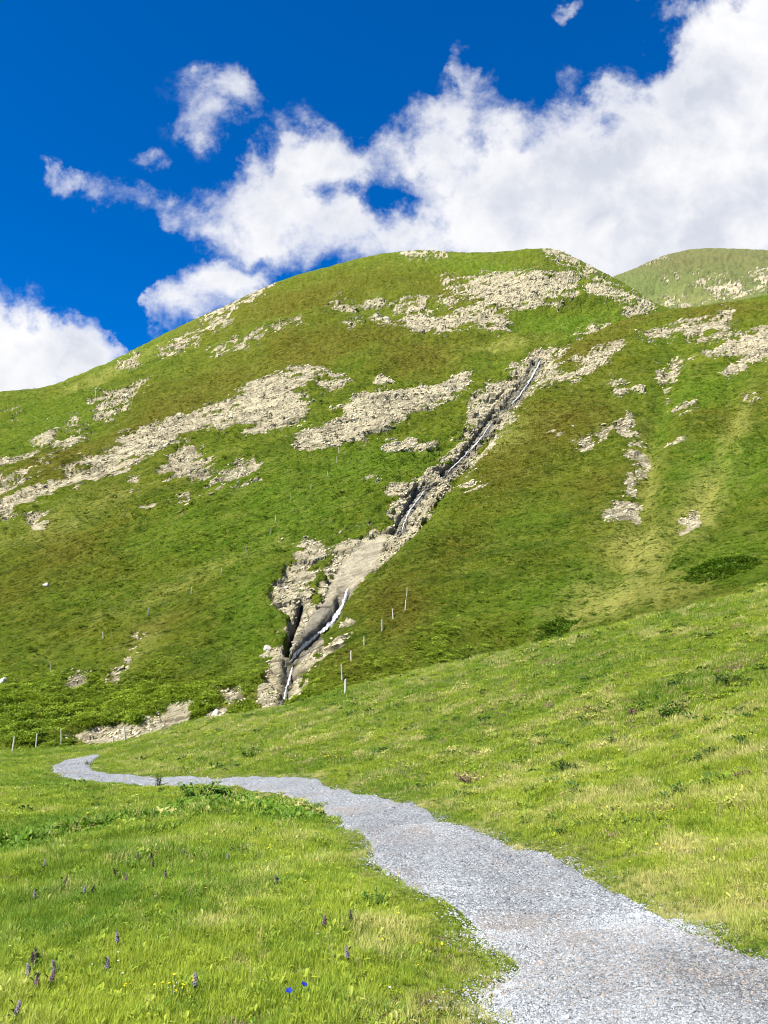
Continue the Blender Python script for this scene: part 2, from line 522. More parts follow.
# ------------------------------------------------------------------ HILLS
# rock outcrops traced as polygons in photo pixels; each becomes real relief on its hillside
ROCK_MAIN = [
    [(205, 318), (232, 302), (262, 288), (274, 284), (262, 295), (240, 305), (222, 315)],
    [(163, 354), (178, 342), (193, 335), (195, 338), (178, 348), (165, 356)],
    [(193, 333), (212, 322), (228, 313), (228, 318), (205, 332)],
    [(118, 366), (128, 362), (133, 355), (139, 357), (138, 366), (130, 368)],
    [(210, 352), (230, 345), (252, 337), (258, 339), (235, 349), (212, 355)],
    [(93, 407), (98, 402), (115, 396), (138, 388), (157, 380), (159, 383), (140, 395), (125, 404), (108, 413), (94, 412)],
    [(8, 416), (15, 412), (22, 413), (14, 419)],
    [(35, 435), (45, 428), (56, 424), (50, 435), (38, 439)],
    [(66, 421), (74, 416), (80, 418), (68, 422)],
    [(56, 442), (70, 434), (84, 429), (75, 438), (60, 446)],
    [(0, 463), (10, 461), (25, 459), (35, 457), (33, 461), (15, 466), (0, 472)],
    [(0, 483), (20, 478), (40, 469), (62, 458), (74, 452), (57, 467), (40, 477), (20, 487), (0, 493)],
    [(0, 508), (10, 502), (33, 493), (55, 483), (80, 467), (100, 460), (113, 452), (127, 437), (142, 428), (155, 425), (170, 421), (180, 415),
     (213, 408), (235, 400), (246, 390), (262, 382), (280, 376), (300, 368), (320, 366), (326, 370), (310, 379), (300, 390), (308, 396),
     (303, 412), (285, 418), (262, 430), (250, 428), (235, 424), (215, 428), (196, 432), (182, 438), (170, 444), (150, 452), (130, 462),
     (113, 472), (100, 478), (80, 481), (60, 489), (40, 500), (20, 515), (8, 522), (0, 522)],
    [(320, 378), (335, 372), (347, 376), (340, 382), (325, 384)],
    [(296, 446), (300, 432), (312, 424), (330, 418), (345, 404), (352, 396), (365, 390), (387, 391), (400, 390), (427, 386), (440, 378),
     (453, 377), (470, 375), (467, 387), (453, 394), (440, 399), (427, 404), (407, 414), (385, 421), (368, 424), (365, 436), (345, 438), (330, 441), (317, 447)],
    [(375, 383), (378, 377), (388, 379), (384, 388)],
    [(163, 472), (170, 458), (182, 450), (200, 453), (212, 458), (216, 466), (190, 474), (168, 478)],
    [(195, 478), (203, 474), (215, 473), (205, 481)],
    [(198, 488), (220, 480), (240, 469), (256, 467), (257, 479), (235, 485), (212, 491)],
    [(33, 510), (45, 503), (60, 497), (80, 490), (77, 497), (60, 503), (40, 514)],
    [(33, 523), (45, 518), (47, 522), (35, 527)],
    [(110, 480), (118, 473), (126, 468), (128, 472), (115, 485)],
    [(145, 506), (160, 500), (187, 495), (186, 500), (165, 505), (150, 508)],
    [(128, 482), (133, 478), (137, 482), (130, 485)],
    [(360, 300), (375, 299), (390, 302), (388, 304), (370, 302)],
    [(333, 304), (345, 302), (355, 302), (340, 306)],
    [(397, 302), (410, 298), (425, 300), (420, 305), (400, 305)],
    [(374, 314), (385, 314), (393, 320), (393, 324), (385, 323), (376, 318)],
    [(397, 313), (407, 308), (427, 306), (440, 315), (453, 317), (457, 328), (467, 327), (453, 332), (440, 330), (427, 327), (413, 327), (403, 320)],
    [(458, 311), (475, 307), (485, 306), (496, 311), (510, 322), (514, 329), (500, 328), (480, 325), (465, 321), (458, 316)],
    [(437, 298), (450, 295), (460, 298), (447, 303)],
    [(397, 253), (410, 250), (430, 250), (445, 253), (430, 255), (405, 256)],
    [(343, 322), (355, 319), (365, 321), (350, 324)],
    [(273, 333), (285, 329), (298, 327), (290, 331), (276, 335)],
    [(240, 341), (250, 338), (265, 336), (250, 342), (240, 345)],
    [(455, 279), (470, 275), (500, 271), (530, 272), (555, 271), (572, 268), (576, 280), (573, 293), (558, 300), (540, 301), (520, 304), (500, 307),
     (485, 301), (470, 291)],
    [(445, 276), (452, 277), (466, 290), (480, 300), (496, 312), (510, 324), (508, 327), (494, 317), (478, 305), (462, 291)],
    [(545, 250), (560, 249), (572, 256), (576, 265), (565, 261)],
    [(579, 272), (590, 265), (595, 272), (584, 277)],
    [(585, 285), (600, 280), (615, 285), (625, 295), (636, 308), (630, 314), (620, 303), (610, 298), (592, 294)],
    [(632, 297), (645, 299), (653, 308), (640, 311)],
    [(578, 331), (590, 325), (608, 322), (605, 328), (590, 335), (581, 337)],
    [(384, 445), (395, 438), (412, 432), (425, 434), (436, 438), (432, 446), (415, 441), (400, 446), (388, 448)],
    [(366, 480), (372, 475), (378, 478), (374, 484)],
    # ravine
    [(527, 358), (532, 353), (545, 347), (558, 349), (552, 362), (540, 380), (526, 398), (512, 415), (498, 432), (485, 446), (470, 462), (455, 478), (444, 500),
     (428, 520), (412, 540), (398, 552), (378, 572), (362, 584), (352, 594), (345, 612), (335, 626), (325, 642), (316, 662), (306, 685), (290, 712),
     (262, 712), (264, 690), (271, 670), (263, 655), (266, 645), (276, 638), (284, 646), (287, 640), (281, 622), (273, 602), (276, 586), (286, 572), (296, 562),
     (300, 541), (308, 537), (320, 541), (324, 546), (318, 560), (314, 576), (304, 590), (306, 602), (316, 604), (322, 590), (326, 570), (330, 556),
     (342, 540), (366, 529), (383, 524), (393, 510), (396, 496), (388, 486), (400, 481), (425, 474), (436, 468), (446, 455), (456, 444), (462, 432), (472, 426), (470, 410), (478, 397),
     (490, 388), (505, 378), (516, 364)],
    # scrappy rock at the foot
    [(63, 740), (80, 732), (100, 730), (118, 725), (128, 738), (140, 735), (150, 731), (170, 717), (188, 711), (192, 716), (180, 728), (160, 737),
     (140, 744), (120, 748), (100, 746), (80, 746)],
    [(135, 637), (148, 630), (151, 635), (140, 641)], [(129, 651), (140, 645), (137, 653)], [(110, 681), (127, 663), (130, 665), (118, 679)],
    [(70, 688), (80, 678), (82, 682), (76, 690)],
    [(211, 716), (218, 707), (221, 712), (213, 719)], [(224, 698), (232, 690), (240, 692), (230, 701)],
]
GULLIES = [[(175, 605), (148, 633), (125, 665), (95, 700)], [(250, 560), (235, 620), (228, 690)], [(330, 380), (250, 430), (150, 480), (40, 540)], [(350, 300), (420, 290), (510, 262)], [(90, 560), (60, 620), (30, 690)]]
SOLID = [[(72, 745), (84, 733), (100, 729), (118, 725), (128, 736), (134, 740), (146, 730), (160, 723), (172, 714), (190, 709), (194, 716), (176, 732), (150, 742), (120, 750), (100, 752)], [(210, 718), (218, 706), (222, 713), (214, 721)]]
RAVINE = [(530, 350), (470, 410), (410, 475), (370, 525), (300, 540), (268, 600), (255, 715), (292, 712), (350, 600), (410, 545), (450, 500), (500, 430), (560, 350)]
ROCK_SPUR = [
    [(642, 338), (655, 330), (685, 323), (702, 319), (729, 312), (733, 316), (712, 325), (728, 327), (712, 333), (692, 337), (685, 331), (665, 338), (645, 341)],
    [(703, 351), (725, 340), (742, 331), (755, 336), (772, 332), (790, 340), (775, 352), (755, 357), (740, 366), (725, 368), (735, 358), (748, 350), (730, 345), (710, 354)],
    [(756, 328), (770, 324), (780, 328), (760, 333)],
    [(660, 362), (672, 357), (688, 356), (680, 366), (672, 373), (667, 384), (662, 378), (659, 370)],
    [(615, 386), (630, 384), (645, 381), (648, 387), (635, 389), (620, 389)],
    [(538, 374), (555, 367), (565, 367), (580, 360), (600, 351), (622, 344), (624, 349), (605, 358), (590, 369), (578, 374), (562, 381), (543, 385)],
    [(672, 405), (682, 400), (692, 398), (690, 404), (678, 409)],
    [(600, 433), (618, 425), (627, 415), (630, 420), (625, 427), (602, 434)], [(616, 432), (622, 430), (640, 438), (632, 442)],
    [(627, 453), (640, 450), (646, 455), (644, 463), (638, 467), (630, 461)],
    [(578, 446), (590, 439), (594, 445), (582, 449)], [(667, 442), (677, 437), (683, 440), (672, 444)],
    [(627, 481), (632, 477), (638, 492), (630, 493)],
    [(606, 514), (615, 505), (625, 500), (637, 498), (636, 508), (622, 517), (610, 518)],
    [(680, 521), (690, 513), (698, 507), (701, 512), (690, 526), (681, 531)],
    [(745, 395), (758, 392), (762, 396), (750, 399)], [(552, 432), (562, 428), (566, 431), (556, 434)],
    [(556, 350), (566, 345), (560, 358), (545, 375), (530, 394), (516, 412), (500, 430), (486, 446), (470, 464), (458, 478), (452, 486), (448, 478), (470, 452), (500, 418), (530, 382)],
    [(466, 488), (480, 478), (484, 482), (472, 492)], [(510, 408), (520, 404), (530, 404), (518, 411)],
    [(345, 612), (350, 604), (352, 616), (344, 630), (336, 645), (328, 656), (318, 668), (308, 684), (300, 698), (292, 700), (304, 676), (320, 655), (334, 634)],
]
ROCK_FAR = [
    [(690, 287), (700, 281), (720, 279), (740, 281), (752, 290), (740, 298), (720, 297), (705, 291)],
    [(745, 274), (758, 269), (775, 266), (785, 285), (768, 289), (758, 288), (750, 281)],
    [(660, 278), (680, 274), (702, 272), (690, 277), (665, 280)],
    [(648, 264), (660, 258), (672, 254), (668, 259), (655, 265)],
    [(650, 305), (665, 296), (690, 298), (700, 306), (680, 312)],
]
# (x, y, rx, ry, angle, weight) soft regions of vegetation in photo pixels
HEATH_MAIN = [(200, 395, 150, 26, -27, 1), (330, 345, 150, 22, -12, 1), (430, 285, 110, 20, 4, .7), (60, 560, 90, 40, -25, .7), (120, 330, 90, 14, -27, .5),
              (420, 355, 70, 22, 0, .9), (60, 465, 90, 18, -25, .8), (300, 300, 120, 20, -15, .8), (90, 690, 80, 16, -10, .35), (170, 620, 70, 14, -25, .5), (530, 262, 50, 10, 0, .6)]
LUSH_MAIN = [(430, 328, 120, 8, -3, 1), (300, 500, 150, 38, -25, 1), (510, 263, 40, 9, 0, .8), (545, 318, 70, 14, 0, 1), (70, 405, 70, 20, -22, .7),
             (170, 540, 120, 20, -25, .6), (350, 470, 60, 25, -20, .8), (60, 705, 90, 25, 0, .8), (150, 340, 50, 12, -25, .5), (250, 620, 30, 60, 0, .8)]
PALE_MAIN = [(60, 520, 110, 10, -24, .4), (200, 575, 110, 8, -25, .4), (500, 345, 40, 6, -10, .6), (140, 650, 16, 40, 30, .5), (245, 700, 40, 12, 0, .4), (110, 372, 60, 6, -25, .6)]
HEATH_SPUR = [(590, 345, 70, 15, -20, 1), (620, 325, 70, 9, -14, 1), (560, 420, 80, 40, -25, .8), (400, 610, 55, 40, -40, .9), (720, 312, 70, 9, -4, .8), (500, 470, 60, 40, -35, .8),
              (460, 540, 60, 30, -30, .6), (600, 480, 60, 20, -10, .6), (730, 400, 60, 16, -10, .5), (350, 660, 30, 30, 0, .5)]
LUSH_SPUR = [(690, 385, 70, 14, -5, .8), (720, 470, 80, 36, -15, .9), (560, 590, 90, 22, -15, .9), (658, 430, 10, 60, 8, 1), (430, 630, 60, 16, -25, 1), (560, 615, 70, 18, -15, .8), (720, 560, 70, 30, -5, .7), (520, 520, 70, 14, -15, .6)]
PALE_SPUR = [(612, 596, 58, 24, -25, 1.2), (640, 545, 32, 34, 0, 1.1), (560, 625, 80, 10, -22, 1.2), (698, 505, 18, 46, 35, 1.1), (648, 470, 14, 46, 0, .7), (735, 425, 14, 50, 25, .6), (660, 590, 40, 20, -10, .8), (500, 440, 50, 16, -25, .5)]
HEATH_FAR = [(700, 258, 110, 14, 0, 1.0), (720, 275, 60, 8, 0, .5)]
LUSH_FAR = [(650, 285, 60, 10, -15, .6)]


def blobs(lst, x, y):
    out = np.zeros(x.shape)
    for bx, by, rx, ry, an, w in lst:
        c, s = math.cos(R(an)), math.sin(R(an))
        u = ((x - bx) * c + (y - by) * s) / rx; v = (-(x - bx) * s + (y - by) * c) / ry
        out = np.maximum(out, w * np.exp(-(u * u + v * v) * 1.1))
    return out


STREAM = [(540, 362), (530, 380), (518, 396), (505, 408)], [(498, 416), (480, 440), (462, 458), (446, 474)], [(432, 484), (420, 494), (410, 508), (402, 528)], [(347, 590), (338, 608), (325, 630), (308, 645), (296, 656), (288, 664)], [(290, 664), (287, 682), (284, 700), (280, 712)]
CLEFT = [[(302, 600), (297, 618), (292, 632), (286, 650)], [(339, 598), (331, 613), (320, 627), (304, 640), (292, 652)], [(426, 480), (412, 496), (402, 512), (395, 530)], [(284, 690), (285, 712)],
         [(495, 410), (479, 432), (461, 454), (442, 472)], [(318, 606), (332, 604)], [(420, 480), (414, 490)], [(536, 358), (524, 378), (508, 400)]]


def hill_mesh(name, crest, base_y, depth_pts, rocks, heath, lush, pale, xr, step, rows, carve=None, back=(60, .45), seed=0, bulge=.12, amp=1.0):
    cx, cy = np.array(crest, float).T
    lo, hi = xr
    px = np.concatenate([np.linspace(lo, -30, 24, endpoint=False) if lo < -30 else np.array([]),
                         np.arange(max(lo, -30), min(hi, 800), step),
                         np.linspace(min(hi, 800), hi, 24) if hi > 800 else np.array([])])
    # smooth crest curve
    i = np.clip(np.searchsorted(cx, px) - 1, 0, len(cx) - 2)
    t = (px - cx[i]) / (cx[i + 1] - cx[i])
    sl = np.gradient(cy, cx)
    h = cx[i + 1] - cx[i]
    yc = (2 * t ** 3 - 3 * t ** 2 + 1) * cy[i] + (t ** 3 - 2 * t ** 2 + t) * h * sl[i] + (-2 * t ** 3 + 3 * t ** 2) * cy[i + 1] + (t ** 3 - t ** 2) * h * sl[i + 1]
    v = np.linspace(0, 1, rows)[:, None]                     # 0 base .. 1 crest
    PXi = np.broadcast_to(px[None], (rows, len(px))).copy()
    PYi = base_y + (yc[None] - base_y) * v
    dp = np.array(depth_pts, float)
    tps = TPS(dp[:, :2], np.log(dp[:, 2]), 1 / 200., 1 / 200., 1e-4)
    D = np.exp(tps(PXi, PYi))
    edge = np.clip((PYi - yc[None]) / 26.0, 0, 1)            # px below crest
    D = D * (1 + bulge * (1 - np.sqrt(np.clip(1 - (1 - edge) ** 2, 0, 1))))
    P = unproj(PXi, PYi, D)
    # masks
    wx = (fbm(p3(PXi / 9, PYi / 9, 0 * PXi + seed), 3, 50) - .5) * 12
    wy = (fbm(p3(PXi / 9, PYi / 9, 0 * PXi + seed + 5), 3, 60) - .5) * 9
    X2, Y2 = PXi + wx, PYi + wy
    sd = np.full(PXi.shape, -60.0)
    for pl in rocks:
        a = np.array(pl, float)
        bb = (PXi > a[:, 0].min() - 45) & (PXi < a[:, 0].max() + 45) & (PYi > a[:, 1].min() - 40) & (PYi < a[:, 1].max() + 40)
        if bb.any(): sd[bb] = np.maximum(sd[bb], poly_sd(a, X2[bb], Y2[bb]))
    # strata run up to the right: noise stretched along that direction (world metres)
    Q = P.copy()
    along = Q[..., 0] * .80 + Q[..., 2] * .55
    acro = -Q[..., 0] * .45 + Q[..., 2] * .9
    strat = fbm(p3(along * .065, acro * .46, Q[..., 1] * .05), 5, seed + 3, .6)
    fine = fbm(p3(along * .35, acro * .95, Q[..., 1] * .2), 4, seed + 13, .6)
    m = sd * .15 + (strat - .5) * 5.4 + (fine - .5) * 3.6 + (-.25 if name == 'far_hill' else .50)
    if name == 'hillside':
        for pl in SOLID: m = np.maximum(m, poly_sd(np.array(pl, float), PXi + wx * .5, PYi + wy * .5) * .25 + (fine - .5) * 2.0 + .35); sd = np.maximum(sd, poly_sd(np.array(pl, float), PXi + wx * .5, PYi + wy * .5))
    rock = sstep(-.15, .45, m) * sstep(-9, -1, sd)
    rock = np.maximum(rock, sstep(.70, .76, fine * .6 + strat * .4) * sstep(-30, -4, sd) * .9)
    if name == 'hillside':                                # smooth slab beside the fall
        slab = np.maximum.reduce([poly_sd(np.array(q, float), PXi + wx * .3, PYi + wy * .3) for q in
                                  ([(322, 602), (340, 566), (362, 540), (388, 534), (374, 570), (352, 590), (334, 622), (300, 648), (296, 660), (304, 625)],)])
        rock = np.maximum(rock, sstep(-1, 1.5, slab))
    else: slab = np.full(PXi.shape, -50.)
    HN = fbm(p3(PXi / 60, PYi / 30, 0 * PXi + 3 + seed), 4, 71) - .5
    he = np.clip(blobs(heath, X2, Y2) * 1.15 + HN * .8, 0, 1); lu = np.clip(blobs(lush, X2, Y2) * 1.15 + HN * -.6, 0, 1); pa = np.clip(blobs(pale, X2, Y2) + (fine - .5) * .8, 0, 1)
    # relief along the surface normal
    Nn = np.cross(np.gradient(P, axis=1), np.gradient(P, axis=0))
    Nn /= np.linalg.norm(Nn, axis=-1, keepdims=True) + 1e-9
    Nn *= np.where((Nn * (np.array([0, 0, EYE]) - P)).sum(-1, keepdims=True) < 0, -1, 1)
    sc = D / 180.0
    hum = (fbm(P * .9, 3, seed + 30, .6) - .5) * 1.1 + (fbm(p3(along * .07, acro * .62, Q[..., 1] * .25), 3, seed + 38) - .5) * 1.5 + (fbm(P * np.array([.10, .10, .16]), 3, seed + 33) - .5) * 2.6 + (fbm(P * np.array([.022, .022, .03]), 3, seed + 36) - .5) * 6.5 * np.clip(sc, .25, 1.4) * edge
    sel = rock > .01
    B1 = np.zeros(rock.shape); B2 = B1.copy(); C1 = B1.copy(); C2 = B1.copy()
    al, ac, yy = along[sel], acro[sel], Q[..., 1][sel]
    jx = (fine[sel] - .5) * 3
    C1[sel], B1[sel] = worley(p3(al * .085 + jx * .1, ac * .30 + jx * .15, yy * .12), seed + 80)
    C2[sel], B2[sel] = worley(p3(al * .20, ac * .55 + jx * .2, yy * .35), seed + 90)
    crack = np.maximum(1 - C1 / .10, 0) * .9 + np.maximum(1 - C2 / .12, 0) * .5
    rk = (B1 - .5) * 2.3 + (B2 - .5) * 1.5 - crack * 1.1 + (strat - .5) * 1.6
    if name == 'hillside':
        rav = sstep(-4, 6, poly_sd(np.array(RAVINE, float), PXi, PYi))
        rk = rk * (1 + .5 * rav)
    rk = rk * np.clip(1 - .85 * sstep(-1, 3, slab), 0, 1)
    rb = rock.copy()
    for _ in range(3):
        rb[1:-1] = (rb[:-2] + rb[1:-1] + rb[2:]) / 3; rb[:, 1:-1] = (rb[:, :-2] + rb[:, 1:-1] + rb[:, 2:]) / 3
    disp = (hum * (.75 + .5 * np.clip(sc, .3, 2)) * (1 - .8 * rb) + (rk * .40 * rock - .10 * rb) * (.45 + .45 * np.clip(sc, .2, 2))) * amp
    fade = sstep(0, .012, 1 - v)
    wet_shade = np.zeros(PXi.shape)
    if carve:
        for ln, w_, dep in carve:
            dd = line_d(ln, PXi, PYi)
            g = np.exp(-(dd / w_) ** 2)
            disp = disp - dep * g * (np.clip(D / 170, .12, 1) if w_ > 7.5 else 1)
            if w_ < 7.5: wet_shade = np.maximum(wet_shade, np.exp(-(dd / (min(w_, 4) * 1.3)) ** 2) * (.85 if dep < 1 else 1))  # wet rock along the streams; in the clefts, shade painted as dark colour
    if name == 'hillside':
        wet_shade = np.maximum(wet_shade, .6 * sstep(-2, 2, poly_sd(np.array([(316, 608), (342, 603), (330, 628), (304, 652), (292, 662), (296, 640)], float), X2, Y2)))
    P = P + Nn * (disp * (.25 + .75 * fade))[..., None]
    # the far side of the hill
    nb = 10
    dist = np.linalg.norm(P[-1], axis=1)[None, :, None]
    k = (np.arange(1, nb + 1) / nb)[:, None, None] ** 1.6
    out = P[-1] * np.array([1, 1, 0]); out /= np.linalg.norm(out, axis=1, keepdims=True)
    Bk = P[-1][None] + out[None] * k * back[0] * (.4 + dist / 300) - np.array([0, 0, 1.0]) * (k * back[0] * back[1] * (.4 + dist / 300)) * (.25 + .75 * k)
    allP = np.concatenate([P, Bk], 0)
    me, q = grid_mesh(name, allP)
    rkf = np.concatenate([rock, np.repeat(rock[-1:], nb, 0)], 0).ravel()[q].mean(1)
    slf = np.concatenate([slab, np.repeat(slab[-1:], nb, 0)], 0).ravel()[q].mean(1)
    me.polygons.foreach_set('use_smooth', ~((rkf > .35) & (slf < 1)))
    padz = lambda A: np.concatenate([A, np.repeat(A[-1:], nb, 0)], 0)
    for nm, A in (('rock', rock), ('crack', np.clip(crack, 0, 1)), ('heath', he), ('lush', lu), ('pale', pa), ('wet_shade', wet_shade), ('slab', sstep(-1, 2, slab))):
        set_attr(me, nm, padz(A))
    bvh = BVHTree.FromPolygons([tuple(p) for p in allP.reshape(-1, 3)], [tuple(int(i) for i in f) for f in q])
    return me, bvh, dict(P=P, N=Nn, rock=rock, slab=slab, wet_shade=wet_shade, heath=he, lush=lu, pale=pa, px=PXi, py=PYi, D=D)


def hill_material(name, tilt=30, haze_grey=0.0):
    m, nt = new_mat(name); N = NT(nt)
    g = N.n('ShaderNodeNewGeometry').outputs['Position']
    gt = N.mapping(g, rot=(0, R(tilt), 0))
    gs = N.mapping(gt, scale=(.33, .8, 2.0))
    big = N.noise(gs, .05, 5, .6); mid = N.noise(gs, .22, 6, .68); fin = N.noise(gs, .95, 6, .72); vf = N.noise(g, 2.2, 5, .75)
    rock, crack, he, lu, pa, wet_shade, slab = (N.attr(k) for k in ('rock', 'crack', 'heath', 'lush', 'pale', 'wet_shade', 'slab'))
    green = N.mix(N.mapr(mid, .36, .64), (.074, .120, .006), (.168, .206, .013))
    green = N.mix(N.math('MULTIPLY', lu, .85), green, N.mix(N.mapr(fin, .35, .65), (.073, .155, .006), (.142, .236, .013)))
    heath = N.mix(N.mapr(fin, .38, .62), (.094, .090, .007), (.172, .158, .014))
    c = N.mix(N.math('MULTIPLY', he, N.mapr(mid, .28, .6, .6, 1.0)), green, heath)
    c = N.mix(N.math('MULTIPLY', pa, N.mapr(fin, .34, .52)), c, (.40, .39, .085))
    c = N.mix(N.mapr(fin, .53, .66, 0, .8), c, (.225, .228, .034))
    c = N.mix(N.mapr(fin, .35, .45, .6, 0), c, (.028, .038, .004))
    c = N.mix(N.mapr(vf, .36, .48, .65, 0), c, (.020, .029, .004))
    c = N.mix(haze_grey, c, (.19, .20, .13))  # distance haze painted as grey in the slope colour; also greys the top
    # rock
    gr = N.mapping(gt, scale=(.35, .5, 1.7))
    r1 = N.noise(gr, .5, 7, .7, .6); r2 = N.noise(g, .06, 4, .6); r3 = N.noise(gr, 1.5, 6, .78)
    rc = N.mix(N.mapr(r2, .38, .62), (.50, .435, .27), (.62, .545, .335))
    rc = N.mix(N.mapr(r1, .40, .465, .75, 0), rc, (.175, .145, .085))  # dark bedding lines, partly crack shade painted into the colour
    rc = N.mix(N.mapr(r3, .55, .72, 0, .55), rc, (.22, .185, .105))
    rc = N.mix(N.math('MULTIPLY', crack, .55), rc, (.075, .068, .048))  # shade of the cracks darkened into the rock colour
    rc = N.mix(N.math('MULTIPLY', slab, .85), rc, N.mix(N.mapr(r1, .35, .6), (.40, .345, .235), (.60, .53, .35)))
    rc = N.mix(N.math('MULTIPLY', wet_shade, .85), rc, N.mix(N.mapr(r1, .4, .6), (.030, .029, .028), (.15, .145, .14)))
    # grass creeping into the cracks of the rock
    rk = N.mapr(N.math('ADD', N.math('MULTIPLY', rock, .62), N.math('MULTIPLY', N.math('SUBTRACT', r3, .5), 2.3)), .36, .44)
    rk = N.math('MAXIMUM', rk, N.math('MULTIPLY', slab, rock))
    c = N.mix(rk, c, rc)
    h = N.math('ADD', N.math('MULTIPLY', fin, .9), N.math('MULTIPLY', vf, .5))
    hr = N.math('ADD', r1, N.math('MULTIPLY', r3, .7))
    hh = N.math('ADD', N.math('MULTIPLY', h, N.math('SUBTRACT', 1.0, rk)), N.math('MULTIPLY', hr, rk))
    N.out(N.principled(c, .92, N.bump(hh, 1.0, 1.6), .08))
    return m


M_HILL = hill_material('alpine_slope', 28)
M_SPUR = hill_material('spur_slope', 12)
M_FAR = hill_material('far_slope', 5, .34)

CREST_MAIN = [(-500, 520), (-250, 440), (-100, 405), (0, 391.7), (20, 390), (50, 385.7), (83, 373), (113, 360), (147, 343), (187, 323), (233, 302), (258, 290), (290, 277), (327, 267),
              (373, 255), (400, 251.5), (427, 250), (453, 252), (496, 251.5), (512, 250.5), (532, 248.5), (559, 250.5), (574, 257), (592, 266.5), (612, 276.5), (632, 288), (652, 301),
              (675, 311), (720, 330), (800, 360), (920, 400)]
DEPTH_MAIN = [(-500, 760, 60), (-500, 560, 220), (-250, 760, 62), (-250, 600, 125), (-250, 445, 330), (0, 790, 58), (0, 740, 72), (0, 600, 115), (0, 500, 165), (0, 440, 235), (0, 392, 330), (150, 740, 70), (150, 600, 110),
              (150, 520, 140), (150, 445, 185), (150, 400, 260), (150, 343, 385), (280, 790, 57), (280, 705, 74), (300, 600, 112), (300, 520, 142), (300, 440, 180), (300, 370, 245),
              (300, 275, 430), (380, 540, 140), (430, 480, 168), (450, 375, 250), (450, 325, 320), (450, 300, 350), (430, 250, 470), (530, 370, 268), (540, 330, 320), (520, 300, 352), (540, 270, 385), (560, 251, 450),
              (600, 330, 330), (650, 303, 400), (500, 700, 80), (500, 790, 60), (500, 500, 180), (700, 700, 85), (700, 450, 270), (800, 380, 370), (900, 420, 380), (900, 700, 100)]
carve_main = [(st_, 6.5, .9) for st_ in STREAM] + [(c, w_, d_) for c, w_, d_ in zip(CLEFT + GULLIES, (2.6, 2.4, 2.0, 2.2, 2.0, 1.6, 1.8, 2.0, 11, 12, 14, 10, 11), (2.4, 1.6, .9, 1.5, .9, 1.0, 1.4, .8, .5, .5, 1.2, 1.2, .5))]
me, BV_MAIN, G_MAIN = hill_mesh('hillside', CREST_MAIN, 792.0, DEPTH_MAIN, ROCK_MAIN, HEATH_MAIN, LUSH_MAIN, PALE_MAIN, (-480, 900), 1.15, 480, carve_main, seed=1)
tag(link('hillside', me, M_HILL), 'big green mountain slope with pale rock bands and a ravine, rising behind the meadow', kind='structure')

carve_spur = [([(676, 350), (668, 378), (658, 420), (650, 465), (644, 500), (632, 540), (604, 585), (560, 622), (505, 645)], 13, 3.0), ([(720, 470), (700, 505), (680, 535), (648, 570), (610, 600)], 10, 2.0),
              ([(600, 440), (560, 470), (500, 520), (455, 560)], 14, 1.6), ([(768, 440), (735, 500), (700, 560)], 12, 1.8), ([(740, 340), (730, 380), (735, 430)], 9, 1.4)]
CREST_SPUR = [(225, 745), (262, 716), (282, 706), (300, 690), (318, 664), (334, 636), (345, 614), (358, 590), (378, 571), (400, 551), (420, 531), (440, 506), (456, 484), (472, 464), (486, 447), (500, 431),
              (516, 411), (530, 392), (543, 372), (556, 353), (575, 342), (600, 330), (625, 320), (650, 314), (675, 309), (700, 306), (730, 302), (768, 294), (800, 288), (900, 280), (1100, 300)]
DEPTH_SPUR = [(225, 790, 56), (280, 706, 66), (300, 692, 67), (345, 690, 61), (345, 614, 98), (400, 680, 62), (400, 600, 88), (400, 551, 122), (440, 506, 146), (500, 640, 72), (500, 500, 140), (500, 431, 195), (556, 353, 275),
              (600, 640, 68), (600, 500, 130), (600, 400, 205), (600, 331, 290), (650, 314, 310), (650, 370, 235), (768, 600, 66), (768, 500, 112), (768, 400, 190), (768, 340, 250), (768, 295, 325), (900, 600, 62), (900, 400, 180), (900, 281, 330),
              (1100, 600, 60), (1100, 310, 320), (400, 790, 50), (768, 790, 44), (1100, 790, 44), (600, 790, 47)]
me, BV_SPUR, G_SPUR = hill_mesh('hill_spur', CREST_SPUR, 780.0, DEPTH_SPUR, ROCK_SPUR, HEATH_SPUR, LUSH_SPUR, PALE_SPUR, (226, 1090), 1.15, 460, carve_spur, back=(14, .9), seed=7, bulge=.06)
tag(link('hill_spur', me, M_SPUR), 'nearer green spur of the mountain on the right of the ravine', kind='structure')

CREST_FAR = [(480, 380), (560, 312), (612, 277.5), (640, 266), (660, 257), (690, 249.5), (712, 248), (740, 248.8), (768, 250), (850, 262), (950, 300), (1150, 420)]
DEPTH_FAR = [(480, 430, 620), (620, 280, 780), (690, 250, 950), (700, 290, 700), (768, 300, 640), (768, 252, 930), (768, 430, 480), (600, 430, 500), (950, 430, 480), (950, 302, 900), (1150, 430, 600)]
me, BV_FAR, G_FAR = hill_mesh('far_hill', CREST_FAR, 430.0, DEPTH_FAR, ROCK_FAR, HEATH_FAR, LUSH_FAR, [(700, 300, 60, 10, 0, .5)], (490, 1140), 1.3, 170, None, back=(90, .4), seed=15, amp=1.6)
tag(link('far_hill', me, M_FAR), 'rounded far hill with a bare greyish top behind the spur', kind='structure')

BV_MEADOW = BVHTree.FromPolygons([tuple(p) for p in np.stack([Xg, Yg, Zg], -1).reshape(-1, 3)], [tuple(int(i) for i in f) for f in MQ])
EYEV = Vector((0, 0, EYE))


